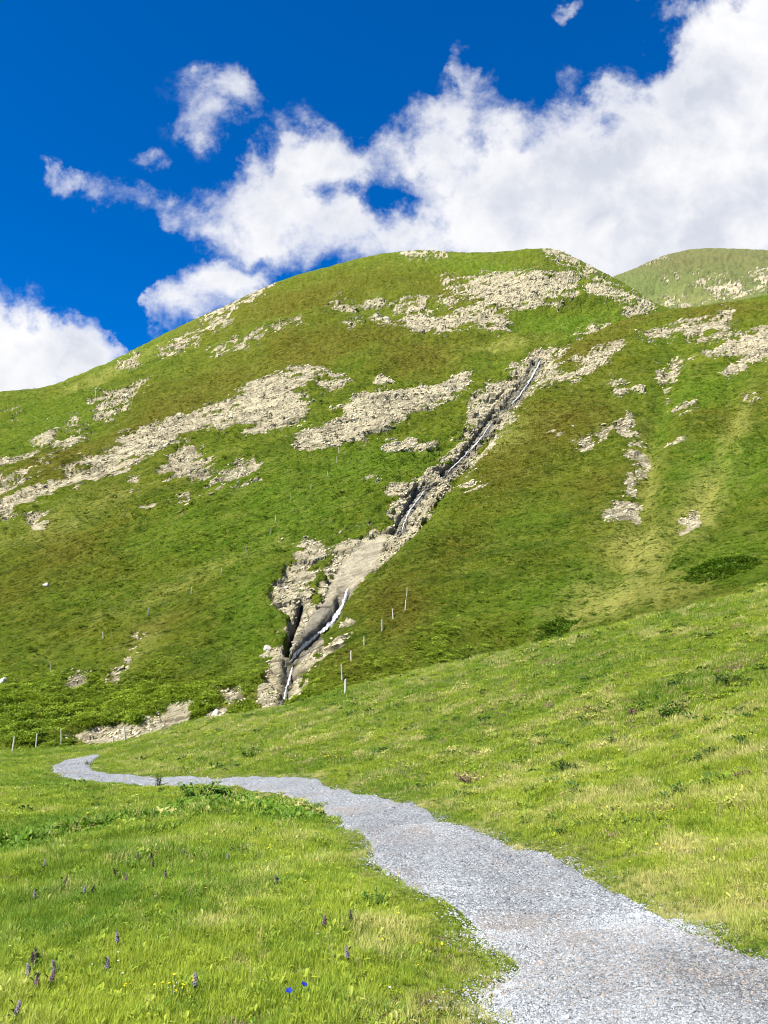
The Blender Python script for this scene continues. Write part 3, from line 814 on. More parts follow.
def hit(px, py, which=(0, 1, 2, 3)):
    d = Vector(unproj(px, py, 100.0)) - EYEV
    d.normalize()
    best = None
    for i in which:
        b = (BV_MEADOW, BV_MAIN, BV_SPUR, BV_FAR)[i]
        r = b.ray_cast(EYEV, d, 3000)
        if r[0] is not None and (best is None or r[3] < best[1]): best = (r[0], r[3], r[1])
    return best


# ------------------------------------------------------------------ water
def water_material():
    m, nt = new_mat('falling_water'); N = NT(nt)
    g = N.n('ShaderNodeNewGeometry').outputs['Position']
    n = N.noise(N.mapping(g, scale=(1.5, 1.5, .4)), 1.8, 6, .7)
    e = N.attr('edge')
    c = N.mix(N.mapr(n, .36, .56), (.20, .215, .24), (.70, .72, .73))
    p = N.principled(c, .35, N.bump(n, .6, .2), .5)
    tr = N.n('ShaderNodeBsdfTransparent')
    a = N.mapr(N.math('ADD', e, N.math('MULTIPLY', N.math('SUBTRACT', n, .5), 3.6)), .15, .6)
    mx = N.n('ShaderNodeMixShader'); nt.links.new(a, mx.inputs[0]); nt.links.new(tr.outputs[0], mx.inputs[1]); nt.links.new(p, mx.inputs[2])
    N.out(mx.outputs[0])
    return m


M_WATER = water_material()


def water(pts, widths, name='waterfall'):
    rows = []
    n = 60
    C = catmull([(a, b) for a, b in pts], n); Wd = np.interp(np.linspace(0, 1, n), np.linspace(0, 1, len(widths)), widths)
    T = np.gradient(C, axis=0); T /= np.linalg.norm(T, axis=1, keepdims=True)
    Nl = np.stack([-T[:, 1], T[:, 0]], -1)
    jit = (fbm(p3(np.arange(n) * .45, np.zeros(n), np.zeros(n) + pts[0][0]), 3, 8) - .5)
    for i in range(n):
        r = []
        for s in (-1, -.6, -.2, .2, .6, 1):
            q = C[i] + Nl[i] * (s * Wd[i] * (.95 + jit[i] * 1.2) + jit[i] * 2.2)
            h = hit(q[0], q[1], (1,))
            if h is None: r.append(None); continue
            d = (EYEV - h[0]).normalized()
            r.append(h[0] + d * 1.7 + Vector((0, 0, .12 * (1 - s * s))))
        if all(x is not None for x in r): rows.append(r)
    # smooth along the flow so that the sheet does not follow every stone
    A = np.array([[tuple(p) for p in r] for r in rows])
    for _ in range(2):
        A[1:-1] = (A[:-2] + 2 * A[1:-1] + A[2:]) / 4
    me, _ = grid_mesh(name, A)
    set_attr(me, 'edge', np.broadcast_to(np.array([0, .55, 1, 1, .55, 0.]), A.shape[:2]))
    o = link(name, me, M_WATER)
    return o


tag(water([(347, 589), (343, 603), (336, 616), (327, 627), (318, 634)], (.9, 1.8, 2.5, 2.2, 1.4)), 'white cascade beside the smooth slab low in the ravine', kind='structure')
tag(water([(318, 635), (308, 643), (298, 652), (289, 663)], (1.3, 2.1, 2.2, 1.1)), 'broad white chute in the lower ravine', kind='structure')
tag(water([(292, 668), (289, 680), (286, 690), (283, 700), (279, 712)], (.8, 1.1, .9, 1.5, 2.4)), 'foot of the waterfall at the meadow edge', kind='structure')
tag(water([(541, 360), (532, 376), (522, 392), (512, 404)], (.5, 1.2, .7, .4)), 'highest white fall of the ravine', kind='structure')
tag(water([(492, 422), (478, 442), (462, 458), (448, 472)], (.3, .7, .5, .3)), 'thin stream between the rocks halfway up the ravine', kind='structure')
tag(water([(428, 486), (416, 502), (408, 514), (402, 530)], (.4, .8, .9, .4)), 'thin fall over grey rocks in the middle of the ravine', kind='structure')


# ------------------------------------------------------------------ scattered ground cover
def gn_scatter(name, pts, rot, scl, attrs, sources, mat_index_attr):
    me = bpy.data.meshes.new(name); me.vertices.add(len(pts))
    me.vertices.foreach_set('co', np.ascontiguousarray(pts, np.float32).ravel())
    a = me.attributes.new('rot', 'FLOAT_VECTOR', 'POINT'); a.data.foreach_set('vector', np.ascontiguousarray(rot, np.float32).ravel())
    a = me.attributes.new('scl', 'FLOAT_VECTOR', 'POINT'); a.data.foreach_set('vector', np.ascontiguousarray(scl, np.float32).ravel())
    for k, v in attrs.items(): set_attr(me, k, v)
    a = me.attributes.new('pick', 'INT', 'POINT'); a.data.foreach_set('value', np.ascontiguousarray(mat_index_attr, np.int32))
    o = link(name, me)
    col = bpy.data.collections.new(name + '_kinds')
    for i, s in enumerate(sources): col.objects.link(s)
    ng = bpy.data.node_groups.new(name + '_scatter', 'GeometryNodeTree')
    ng.interface.new_socket('Geometry', in_out='INPUT', socket_type='NodeSocketGeometry')
    ng.interface.new_socket('Geometry', in_out='OUTPUT', socket_type='NodeSocketGeometry')
    nd = ng.nodes.new; L = ng.links.new
    gi, go = nd('NodeGroupInput'), nd('NodeGroupOutput')
    ci = nd('GeometryNodeCollectionInfo'); ci.inputs['Collection'].default_value = col
    ci.inputs['Separate Children'].default_value = True; ci.inputs['Reset Children'].default_value = True
    ip = nd('GeometryNodeInstanceOnPoints'); ip.inputs['Pick Instance'].default_value = True

    def na(nm, t):
        x = nd('GeometryNodeInputNamedAttribute'); x.data_type = t; x.inputs['Name'].default_value = nm
        return [s for s in x.outputs if s.enabled and s.name == 'Attribute'][0]
    L(gi.outputs[0], ip.inputs['Points']); L(ci.outputs[0], ip.inputs['Instance'])
    L(na('pick', 'INT'), ip.inputs['Instance Index'])
    er = nd('FunctionNodeEulerToRotation'); L(na('rot', 'FLOAT_VECTOR'), er.inputs[0]); L(er.outputs[0], ip.inputs['Rotation'])
    L(na('scl', 'FLOAT_VECTOR'), ip.inputs['Scale']); L(ip.outputs[0], go.inputs[0])
    md = o.modifiers.new('scatter', 'NODES'); md.node_group = ng
    return o


def src(name, me, mat):
    me.materials.append(mat)
    return bpy.data.objects.new(name, me)


def tuft(name, n, rad, hmin, hmax, wid, lean, curl, seed, seg=3):
    rd = random.Random(seed); mb = MB(); bl = []
    for i in range(n):
        r = rad * math.sqrt(rd.random()); a = rd.random() * 6.283
        b0 = len(mb.v)
        mb.blade((r * math.cos(a), r * math.sin(a), -.02), rd.random() * 6.283 if rd.random() < .5 else a + rd.gauss(0, .6), rd.uniform(hmin, hmax) * (1 - .35 * r / rad), wid * rd.uniform(.6, 1.3),
                 abs(rd.gauss(0, lean)), curl * rd.uniform(.3, 1.5), seg, twist=rd.uniform(-.8, .8))
        bl += [rd.random()] * (len(mb.v) - b0)
    me = mb.mesh(name); set_attr(me, 'bl', np.array(bl)); return me


def forb(name, n, rad, ln, wd, h, seed):
    rd = random.Random(seed); mb = MB(); bl = []
    for i in range(n):
        r = rad * math.sqrt(rd.random()); a = rd.random() * 6.283; b0 = len(mb.v)
        e = rd.uniform(.1, 1.1)
        mb.leaf((r * math.cos(a), r * math.sin(a), h * rd.random() ** .7 * (1 - .5 * r / rad)), (math.cos(a + rd.gauss(0, .8)) * math.cos(e), math.sin(a + rd.gauss(0, .8)) * math.cos(e), math.sin(e)), (0, 0, 1),
                ln * rd.uniform(.6, 1.2), wd * rd.uniform(.6, 1.2), .2, .3)
        bl += [rd.random()] * (len(mb.v) - b0)
    me = mb.mesh(name); set_attr(me, 'bl', np.array(bl)); return me


# --- meadow grass: tufts near, coarser tufts farther away
near_src = [src('a_tuft_%d' % i, tuft('tuft', 46, .075, .06, .15, .0042, .35, .9, 100 + i), M_GRASS) for i in range(4)] \
    + [src('b_tuft_%d' % i, tuft('tuft', 30, .06, .03, .07, .006, .6, 1.0, 120 + i, 2), M_GRASS) for i in range(2)] \
    + [src('c_forb_%d' % i, forb('forb', 16, .06, .055, .022, .05, 140 + i), M_GRASS) for i in range(2)]
def seedstalks(name, seed):
    rd = random.Random(seed); mb = MB()
    for i in range(6):
        a = rd.random() * 6.283; r = .05 * rd.random(); h = rd.uniform(.11, .20); lx, ly = rd.gauss(0, .035), rd.gauss(0, .035)
        b = (r * math.cos(a), r * math.sin(a), -.02); t = (b[0] + lx, b[1] + ly, h)
        mb.tube([b, (b[0] + lx * .35, b[1] + ly * .35, h * .55), t], [.0013, .0011, .0008], 3, False)
        for k in range(5):
            e = rd.uniform(.5, 1.4); q = rd.random() * 6.283
            mb.leaf((t[0], t[1], h - .008 * k), (math.cos(q) * math.cos(e), math.sin(q) * math.cos(e), math.sin(e)), (0, 0, 1), .018, .005, .2, .2)
    me = mb.mesh(name); set_attr(me, 'bl', np.full(len(me.vertices), .6)); return me


near_src += [src('f_seed_%d' % i, seedstalks('seedstalks', 190 + i), M_GRASS) for i in range(2)]
far_src = [src('d_tuft_%d' % i, tuft('tuft', 60, .20, .09, .22, .013, .4, .9, 160 + i, 2), M_GRASS) for i in range(4)] \
    + [src('e_forb_%d' % i, forb('forb', 30, .16, .10, .05, .10, 180 + i), M_GRASS) for i in range(2)]



M_DEAD = simple_mat('withered_tufts', (.30, .215, .125), .85, .1, .45, 25, .15)
M_DARKFORB = simple_mat('dark_herb_leaves', (.050, .105, .018), .6, .2, .4, 20, .2)
near_src += [src('g_dead', tuft('tuft', 40, .10, .02, .07, .006, .9, 1.2, 240, 2), M_DEAD), src('h_herb', forb('forb', 22, .09, .06, .026, .06, 241), M_DARKFORB)]
far_src += [src('g_dead_far', tuft('tuft', 46, .20, .05, .13, .014, .9, 1.2, 242, 2), M_DEAD), src('h_herb_far', forb('forb', 30, .18, .11, .05, .12, 243), M_DARKFORB)]


def scatter_xy(n, y0, y1, amax):
    """n points between two distances, density even over the ground"""
    y = np.sqrt(rng.random(n) * (y1 * y1 - y0 * y0) + y0 * y0)
    return y * rng.uniform(-amax, amax, n), y


def meadow_cover(bands, sources, kinds, name, label, seed):
    X, Y, S = [], [], []
    for n, y0, y1, s in bands:
        am = 1.15 if y1 < 16 else .92
        x, y = scatter_xy(int(n * am / .66), y0, y1, am); X.append(x); Y.append(y); S.append(np.full(len(x), s))
    X, Y, S = map(np.concatenate, (X, Y, S))
    sdp = poly_sd(path_pts2, X, Y)
    P = p3(X, Y, 0 * X)
    e = (fbm(P * 3.0, 3, 77) - .5) * .34
    keep = sdp < e + .05
    keep &= (sdp < e - .05) | (rng.random(len(X)) < .5)
    # thin out close to the path's edge
    keep &= rng.random(len(X)) < sstep(.05, -.2, sdp - e) * .4 + .6
    X, Y, S, sdp = X[keep], Y[keep], S[keep], sdp[keep]; P = P[keep]
    Z = meadow_z(X, Y)
    a = X / Y
    # character: the slope right of the path and the far meadow are straw-flecked, the near left is lush
    right = sstep(-.10, .12, a + sstep(14, 30, Y) * .35)
    n1 = fbm(P * .45, 4, 201); n2 = fbm(P * 1.7, 4, 207); n3 = fbm(P * 5, 3, 209)
    tint = np.clip(.52 + (n1 - .5) * 1.7 + (n3 - .5) * 1.1 + (rng.random(len(X)) - .5) * .35 + .10 * right, 0, 1)
    dry = np.clip(.22 + (n2 - .5) * 1.5 + (n1 - .5) * .4 + right * .21 - .09 + .20 * sstep(-.5, 0, sdp) + (rng.random(len(X)) - .5) * .28, 0, 1)
    bank = sstep(1.6, .3, line_d(BANK, X, Y))
    tint = np.clip(tint - bank * .85 * (n3 > .42), 0, 1); dry = np.clip(dry + bank * .35 * (n3 < .42), 0, 1)
    short = sstep(-.9, -.1, sdp)
    s = S * (.75 + .5 * rng.random(len(X))) * (1 - .5 * short) * (.78 + .75 * (n2 - .3)) * (1 + 1.5 * bank * (n3 > .40))
    sz = s * (.8 + .5 * rng.random(len(X)))
    rot = np.stack([rng.normal(0, .16, len(X)), rng.normal(0, .16, len(X)), rng.random(len(X)) * 6.283], -1)
    pick = kinds(len(X), n2, bank, short)
    n4 = fbm(P * 2.3 + 9, 3, 221); u = rng.random(len(X)); nk = len(sources)
    pick = np.where((n4 > .69 - .08 * right) & (u < .40) & (sdp < -.25), nk - 2, pick)
    pick = np.where((n4 < .24 + .07 * right) & (u < .16) & (sdp < -.6) & (Y > 9), nk - 1, pick)
    dry = np.where((pick == 8) | (pick == 9), .75 + .2 * rng.random(len(X)), dry)
    o = gn_scatter(name, np.stack([X, Y, Z], -1), rot, np.stack([s, s, sz], -1), {'tint': tint, 'dry': dry}, sources, pick)
    return tag(o, label, 'grass', kind='stuff')


def kinds_near(n, n2, bank, short):
    k = rng.integers(0, 4, n); u = rng.random(n)
    k = np.where(u < .22 + short * .5, rng.integers(4, 6, n), k)
    k = np.where((u > .93 - bank * .5) & (short < .5), rng.integers(6, 8, n), k)
    return np.where((rng.random(n) < .003) & (short < .3), rng.integers(8, 10, n), k)


def kinds_far(n, n2, bank, short):
    k = rng.integers(0, 4, n); u = rng.random(n)
    return np.where(u > .90 - bank * .6, rng.integers(4, 6, n), k)


meadow_cover([(32000, 2.6, 8, .86), (34000, 8, 15, 1.12)], near_src, kinds_near, 'meadow_grass', 'long fresh green grass of the near meadow beside the path', 1)
meadow_cover([(22000, 12, 26, .72), (38000, 26, 62, 1.0)], far_src, kinds_far, 'meadow_turf', 'straw-flecked tussocky grass on the slope right of the path and beyond', 2)


# --- gravel on the path
def pebble(name, seed):
    import bmesh
    bm = bmesh.new(); bmesh.ops.create_icosphere(bm, subdivisions=1, radius=1)
    rd = random.Random(seed)
    for v in bm.verts: v.co = Vector((v.co.x * 1.15, v.co.y * .9, v.co.z * .6)) * rd.uniform(.72, 1.15)
    me = bpy.data.meshes.new(name); bm.to_mesh(me); bm.free(); return me


peb = [src('pebble_%d' % i, pebble('pebble', i), M_STONE) for i in range(5)]
gx, gy, gs_ = [], [], []
for n, y0, y1, s in ((60000, 2.6, 6, .0046), (46000, 6, 13, .0064), (26000, 13, 26, .0095), (14000, 26, 42, .013)):
    x, y = scatter_xy(n * 5, y0, y1, .95)
    d = poly_sd(path_pts2, x, y)
    k = np.where(d > (fbm(p3(x * 3, y * 3, 0 * x), 3, 77) - .5) * .34 - .03 - .28 * rng.random(len(x)) ** 4)[0][:n]
    gx.append(x[k]); gy.append(y[k]); gs_.append(s * np.exp(rng.normal(0, .38, len(k))))
gx, gy, gs_ = map(np.concatenate, (gx, gy, gs_))
# height on the path sheet
BV_PATH = BVHTree.FromPolygons([tuple(p) for p in np.stack([PX, PY, PZ], -1).reshape(-1, 3)],
                               [(i * 25 + j, i * 25 + j + 1, (i + 1) * 25 + j + 1, (i + 1) * 25 + j) for i in range(PX.shape[0] - 1) for j in range(24)])
gz = meadow_z(gx, gy)
for i in range(len(gx)):
    r = BV_PATH.ray_cast(Vector((gx[i], gy[i], gz[i] + 1)), Vector((0, 0, -1)), 3)
    if r[0] is not None: gz[i] = max(gz[i], r[0].z)
gp = p3(gx, gy, 0 * gx)
o = gn_scatter('gravel', np.stack([gx, gy, gz + gs_ * .12], -1), np.stack([rng.normal(0, .4, len(gx)), rng.normal(0, .4, len(gx)), rng.random(len(gx)) * 6.28], -1), np.stack([gs_] * 3, -1),
               {'tint': np.clip(rng.normal(.50, .22, len(gx)) + (fbm(gp * np.array([1.6, .7, 1]), 4, 3) - .5) * 1.3, 0, 1), 'dry': np.clip(rng.random(len(gx)) * .9 + (fbm(gp * 1.3, 3, 88) - .5) * 1.1, 0, 1)}, peb, rng.integers(0, 5, len(gx)))
tag(o, 'loose grey and white gravel stones lying on the footpath', 'gravel', kind='stuff')

# --- low shrubs and tussocks on the hillsides
sh_src = [src('shrub_%d' % i, forb('shrub', 46, .55, .26, .15, .42, 300 + i), M_SHRUB) for i in range(4)] + \
         [src('tussock_%d' % i, tuft('tussock', 40, .5, .25, .55, .05, .5, .9, 320 + i, 2), M_SHRUB) for i in range(3)]
SP, SR, SS, ST, SDY, SK = [], [], [], [], [], []
for G, nmax, vis in ((G_MAIN, 60000, None), (G_SPUR, 52000, None)):
    Pm = G['P'].reshape(-1, 3); rk = G['rock'].ravel(); D = G['D'].ravel()
    px_, py_ = G['px'].ravel(), G['py'].ravel()
    w = np.where(rk < .12, 1.0, .15) * ((px_ > -60) & (px_ < 830)) * (1 - .85 * G['pale'].ravel()) * np.where((py_ > 700) & (rk > .3), .08, 1)
    nz = fbm(Pm * np.array([.10, .10, .16]), 4, 401)
    pr = np.clip((D / 100) ** -.25, .3, 1.3) * (.25 + sstep(.36, .62, nz)) * w
    if G is G_MAIN: pr = pr * (1 + 1.6 * sstep(620, 690, py_))
    pr = pr / pr.sum()
    dk = np.zeros(len(Pm))
    if G is G_SPUR:
        dk = np.clip(blobs([(572, 617, 50, 14, -18, 1.2), (718, 574, 60, 12, -5, 1), (676, 562, 26, 8, -12, .7), (745, 612, 40, 6, -8, .8)], px_, py_) + (nz - .5) * .6, 0, 1)
        pr = pr + sstep(.5, .8, dk) * (rk < .25) * 3.2 / len(Pm)
        pr /= pr.sum()
    idx = rng.choice(len(Pm), nmax, False, pr)
    n = len(idx)
    SP.append(Pm[idx] - np.array([0, 0, .06])); s = (.34 + .5 * rng.random(n) ** 1.6) * np.clip(D[idx] / 130, .75, 1.6) * (1 + .9 * sstep(660, 700, py_[idx]) * (G is G_MAIN)) * np.where(rk[idx] > .12, .55, 1) * (1 + 1.0 * sstep(.5, .8, dk[idx])); SS.append(np.stack([s, s, s * .8], -1))
    SR.append(np.stack([rng.normal(0, .2, n), rng.normal(0, .2, n), rng.random(n) * 6.28], -1))
    ST.append(np.clip(.45 + (fbm(Pm[idx] * .06, 3, 405) - .5) * 1.5 + .35 * G['lush'].ravel()[idx] - .55 * sstep(.5, .8, dk[idx]) + rng.normal(0, .16, n), 0, 1)); SDY.append(np.clip(G['heath'].ravel()[idx] * (1 - sstep(.5, .8, dk[idx])) + rng.normal(0, .2, n), 0, 1))
    kd = sstep(.4, .7, dk[idx]); ST[-1] = ST[-1] * (1 - kd) + .08 * kd
    SK.append(np.where(rng.random(n) < .5, rng.integers(0, 4, n), rng.integers(4, 7, n)))
o = gn_scatter('hillside_heath', np.concatenate(SP), np.concatenate(SR), np.concatenate(SS), {'tint': np.concatenate(ST), 'dry': np.concatenate(SDY)}, sh_src, np.concatenate(SK))
tag(o, 'low heath, dwarf shrubs and tussocks covering the mountain slopes', 'heath', kind='stuff')

# --- broken rock lying on and around the outcrops
def slab_stone(name, seed):
    import bmesh
    bm = bmesh.new(); bmesh.ops.create_cube(bm, size=2)
    bmesh.ops.subdivide_edges(bm, edges=bm.edges[:], cuts=1)
    rd = np.random.default_rng(seed)
    V = np.array([tuple(v.co) for v in bm.verts])
    V = V * np.array([1.5, .8, .55]) + rd.normal(0, .17, V.shape)
    for q in range(4):
        nrm = rd.normal(size=3); nrm /= np.linalg.norm(nrm); V = V - np.outer(np.maximum(V @ nrm - .75, 0), nrm)
    for v, c in zip(bm.verts, V): v.co = Vector(c)
    bmesh.ops.triangulate(bm, faces=bm.faces[:])
    me = bpy.data.meshes.new(name); bm.to_mesh(me); bm.free(); return me


def scree_material():
    m, nt = new_mat('broken_rock'); N = NT(nt)
    t = N.attr('tint', 'INSTANCER'); w = N.attr('dry', 'INSTANCER')
    g = N.n('ShaderNodeNewGeometry').outputs['Position']
    n = N.noise(g, 1.3, 5, .65)
    c = N.mix(t, (.32, .27, .16), (.70, .62, .40))
    c = N.mix(N.mapr(n, .4, .6, .4, 0), c, (.15, .125, .08))
    c = N.mix(w, c, (.085, .08, .072))
    N.out(N.principled(c, .9, N.bump(n, .8, .3), .1))
    return m


M_SCREE = scree_material()
st_src = [src('rock_slab_%d' % i, slab_stone('rock_slab', 500 + i), M_SCREE) for i in range(6)]
SP, SR, SS, ST, SDY = [], [], [], [], []
for G, nmax, tl in ((G_MAIN, 12500, 28), (G_SPUR, 3600, 14), (G_FAR, 700, 5)):
    Pm = G['P'].reshape(-1, 3); rk = G['rock'].ravel(); D = G['D'].ravel(); sl = G['slab'].ravel()
    halo = fbm(Pm * .35, 3, 512)
    w = np.where(rk > .4, sstep(.44, .60, halo) + .03, np.where(rk > .04, .10, 0)) * (sl < -1) * (1.02 - G['wet_shade'].ravel()) * (G['px'].ravel() > -80) * (G['px'].ravel() < 850) * np.clip(D / 200, .3, 2) ** .5
    idx = rng.choice(len(Pm), min(nmax, int((w > 0).sum() * .6)), False, w / w.sum()); n = len(idx)
    s = np.minimum(np.exp(rng.normal(-1.72, .42, n)), .42) * np.clip(D[idx] / 180, .5, 1.7)
    SP.append(Pm[idx] - np.array([0, 0, .03])); SS.append(np.stack([s * 1.25, s, s * .8], -1))
    SR.append(np.stack([rng.normal(.35, .28, n), rng.normal(-R(tl), .16, n), rng.normal(0, .30, n)], -1))
    ST.append(np.clip(rng.normal(.62, .26, n), 0, 1)); SDY.append(np.clip(G['wet_shade'].ravel()[idx] * .9 + (rng.random(n) < .10) * .7, 0, 1))
o = gn_scatter('scree', np.concatenate(SP), np.concatenate(SR), np.concatenate(SS), {'tint': np.concatenate(ST), 'dry': np.concatenate(SDY)}, st_src, rng.integers(0, 6, sum(map(len, ST))))
tag(o, 'broken pale rock and scree on the outcrops and in the ravine', 'scree', kind='stuff')

# ------------------------------------------------------------------ THINGS
M_WOOD = simple_mat('weathered_wood', (.44, .41, .33), .85, .1, .35, 14)
M_ROCK = simple_mat('boulder_rock', (.42, .39, .31), .9, .1, .3, 3)
M_PALE = simple_mat('white_boulder', (.52, .50, .43), .9, .1, .12, 3)
M_STEM = simple_mat('flower_stem', (.07, .13, .02), .6, .2, .2, 60, .2)
M_ORCH = simple_mat('orchid_petals', (.20, .095, .17), .6, .2, .45, 200, .25)
M_ORCHP = simple_mat('orchid_pale_petals', (.32, .25, .31), .6, .2, .35, 200, .25)
M_ORCHD = simple_mat('orchid_dark_petals', (.075, .035, .065), .6, .2, .45, 200, .2)
M_BLUE = simple_mat('gentian_petals', (.012, .035, .28), .5, .2, .25, 200, .15)
M_YELLOW = simple_mat('buttercup_petals', (.80, .58, .01), .4, .3, .12, 100, .2)
M_WHITE = simple_mat('daisy_petals', (.6, .59, .55), .6, .2, .06, 100, .2)
M_DARKLEAF = simple_mat('dark_leaves', (.055, .095, .02), .6, .2, .4, 20, .2)
M_MIDLEAF = simple_mat('green_leaves', (.105, .20, .02), .6, .2, .35, 20, .25)
M_BROWN = simple_mat('withered_stalks', (.20, .13, .085), .85, .1, .45, 25, .1)


def grp(name):
    return name


def post_mesh(h, seed):
    rd = random.Random(seed); mb = MB()
    n = 8; r = .050 * rd.uniform(.9, 1.15); V = []; Fc = []
    zs = [-.35, 0, h * .3, h * .62, h * .93, h]
    for i, z in enumerate(zs):
        for k in range(n):
            a = 6.283 * k / n; q = r * (1.06 - .12 * z / h) * (1 + .10 * math.sin(3 * a + seed)) * rd.uniform(.95, 1.05) * (.72 if i == 5 else 1)
            V.append((q * math.cos(a) + .012 * math.sin(z * 3 + seed), q * math.sin(a), z + (.03 * math.cos(a + seed) if i == 5 else 0)))
    for i in range(len(zs) - 1):
        for k in range(n): Fc.append((i * n + k, i * n + (k + 1) % n, (i + 1) * n + (k + 1) % n, (i + 1) * n + k))
    Fc.append(tuple((len(zs) - 1) * n + k for k in range(n)))
    mb.add(V, Fc); return mb.mesh('fence_post')


# (px, base py, height px, surfaces, group, label)
GA, GB, GC = 'fence posts at the meadow edge left of the path bend', 'fence posts climbing the slope left of the ravine', 'fence posts on the spur right of the waterfall'
POSTS = [
    (12, 752, 14, (0, 1), GA, 'weathered wooden fence post left of the path bend, nearest the left edge of the photo'),
    (36, 748, 13, (0, 1), GA, 'weathered wooden fence post beside a small dark shrub at the meadow edge'),
    (61, 744, 14, (0, 1), GA, 'weathered wooden fence post just above the tip of the gravel path bend'),
    (113, 744, 7, (0, 1), GA, 'short stub of a fence post before the low pale rocks above the path bend'),
    (125, 742, 14, (0, 1), GA, 'thin pale fence post at the low rocks, rightmost of the row above the path bend'),
    (51, 672, 9, (1,), GB, 'pale fence post lowest on the left slope, under the brown heath'),
    (103, 639, 7, (1,), GB, 'pale fence post on the left slope, second up from the lowest'),
    (148, 615, 7, (1,), GB, 'pale fence post on the left slope above the small patch of bare rubble'),
    (191, 594, 7, (1,), GB, 'pale fence post on the left slope, second one above the bare rubble'),
    (221, 575, 7, (1,), GB, 'pale fence post on the smooth green slope, lower neighbour of the one by the ravine'),
    (246, 553, 7, (1,), GB, 'pale fence post on the smooth green slope just left of the ravine rocks'),
    (271, 534, 6, (1,), GB, 'lower of two close fence posts on the green slope above the ravine rocks'),
    (276, 521, 6, (1,), GB, 'upper of two close fence posts on the green slope above the ravine rocks'),
    (291, 501, 6, (1,), GB, 'lone pale fence post in the lush green slope below the broad rock band'),
    (311, 489, 6, (1,), GB, 'pale fence post in the lush green slope, third from the top of its line'),
    (328, 477, 6, (1,), GB, 'pale fence post in the lush green slope, a little below the topmost pair'),
    (337, 463, 7, (1,), GB, 'lower post of the topmost pair under the broad rock band'),
    (339, 454, 9, (1,), GB, 'topmost fence post of the left line, close under the broad rock band'),
    (345, 694, 14, (0, 2), GC, 'fence post standing at the meadow crest right of the waterfall, lowest of its line'),
    (342, 681, 16, (2,), GC, 'tall grey fence post just above the lowest one right of the waterfall'),
    (364, 646, 9, (2,), GC, 'grey fence post on the brown spur, fourth from the bottom of its line'),
    (351, 661, 10, (2,), GC, 'grey fence post on the brown spur, third from the bottom of its line'),
    (382, 632, 12, (2,), GC, 'slightly leaning grey fence post in the middle of the line right of the waterfall'),
    (393, 619, 10, (2,), GC, 'grey fence post on the spur right below the topmost two'),
    (405, 610, 10, (2,), GC, 'grey fence post on the spur, second from the top of its line'),
    (407, 598, 10, (2,), GC, 'topmost grey fence post of the line right of the waterfall'),
]
for i, (px, py, hp, sf, g, lb) in enumerate(POSTS):
    h = hit(px, py, sf)
    if h is None: h = hit(px, py + 3)
    p = h[0]
    ht = hp * p.y / F / cp
    ht = min(max(ht, .5), 1.9)
    o = link('fence_post', post_mesh(ht, i + 1), M_WOOD)
    o.location = p; o.rotation_euler = (random.gauss(0, .05), random.gauss(0, .06), random.random() * 6)
    tag(o, lb, 'fence post', g)


def boulder(px, py, wpx, sf, label, mat, seed, hr=.7):
    import bmesh
    h = hit(px, py, sf); p = h[0]
    r = wpx * p.y / F * .5
    bm = bmesh.new(); bmesh.ops.create_icosphere(bm, subdivisions=4, radius=1)
    V = np.array([tuple(v.co) for v in bm.verts])
    cut = fbm(V * 1.1 + seed, 3, seed); fin = fbm(V * 3.2 + seed, 4, seed + 9)
    k = .72 + .5 * cut + .16 * (fin - .5)
    V = V * k[:, None]
    for q in range(7):                                            # flat broken faces
        nrm = np.random.default_rng(seed * 10 + q).normal(size=3); nrm /= np.linalg.norm(nrm)
        s = V @ nrm; V = V - np.outer(np.maximum(s - .72, 0) * .85, nrm)
    for v, c in zip(bm.verts, V): v.co = Vector(c * np.array([r, r * .9, r * hr]))
    me = bpy.data.meshes.new('boulder'); bm.to_mesh(me); bm.free()
    o = link('boulder', me, mat); o.location = p - Vector((0, -r * .15, r * hr * .10)); o.rotation_euler = (0, 0, seed)
    return tag(o, label, 'boulder', 'loose boulders on the mountain slope')


boulder(46, 585, 7, (1,), 'lone white boulder on the green slope at the far left', M_PALE, 1)
boulder(3, 681, 11, (1,), 'pale boulder cut by the left edge of the photo above the meadow', M_PALE, 2)
boulder(203, 703, 6, (1,), 'small white boulder low on the slope between the bare rocks and the ravine', M_PALE, 3)
boulder(216, 714, 9, (1,), 'grey boulder on the meadow edge left of the ravine mouth', M_ROCK, 4, 1.1)
boulder(118, 716, 5, (1,), 'small pale boulder in the shrubs above the path bend', M_PALE, 6)
boulder(267, 649, 10, (1,), 'pale boulder on the grass at the left lip of the ravine', M_ROCK, 7, 1.0)
boulder(386, 319, 9, (1,), 'single pale block left of the upper rock outcrop', M_ROCK, 8, .9)
boulder(98, 692, 4, (1,), 'tiny grey boulder among the shrubs of the lower left slope', M_ROCK, 9)


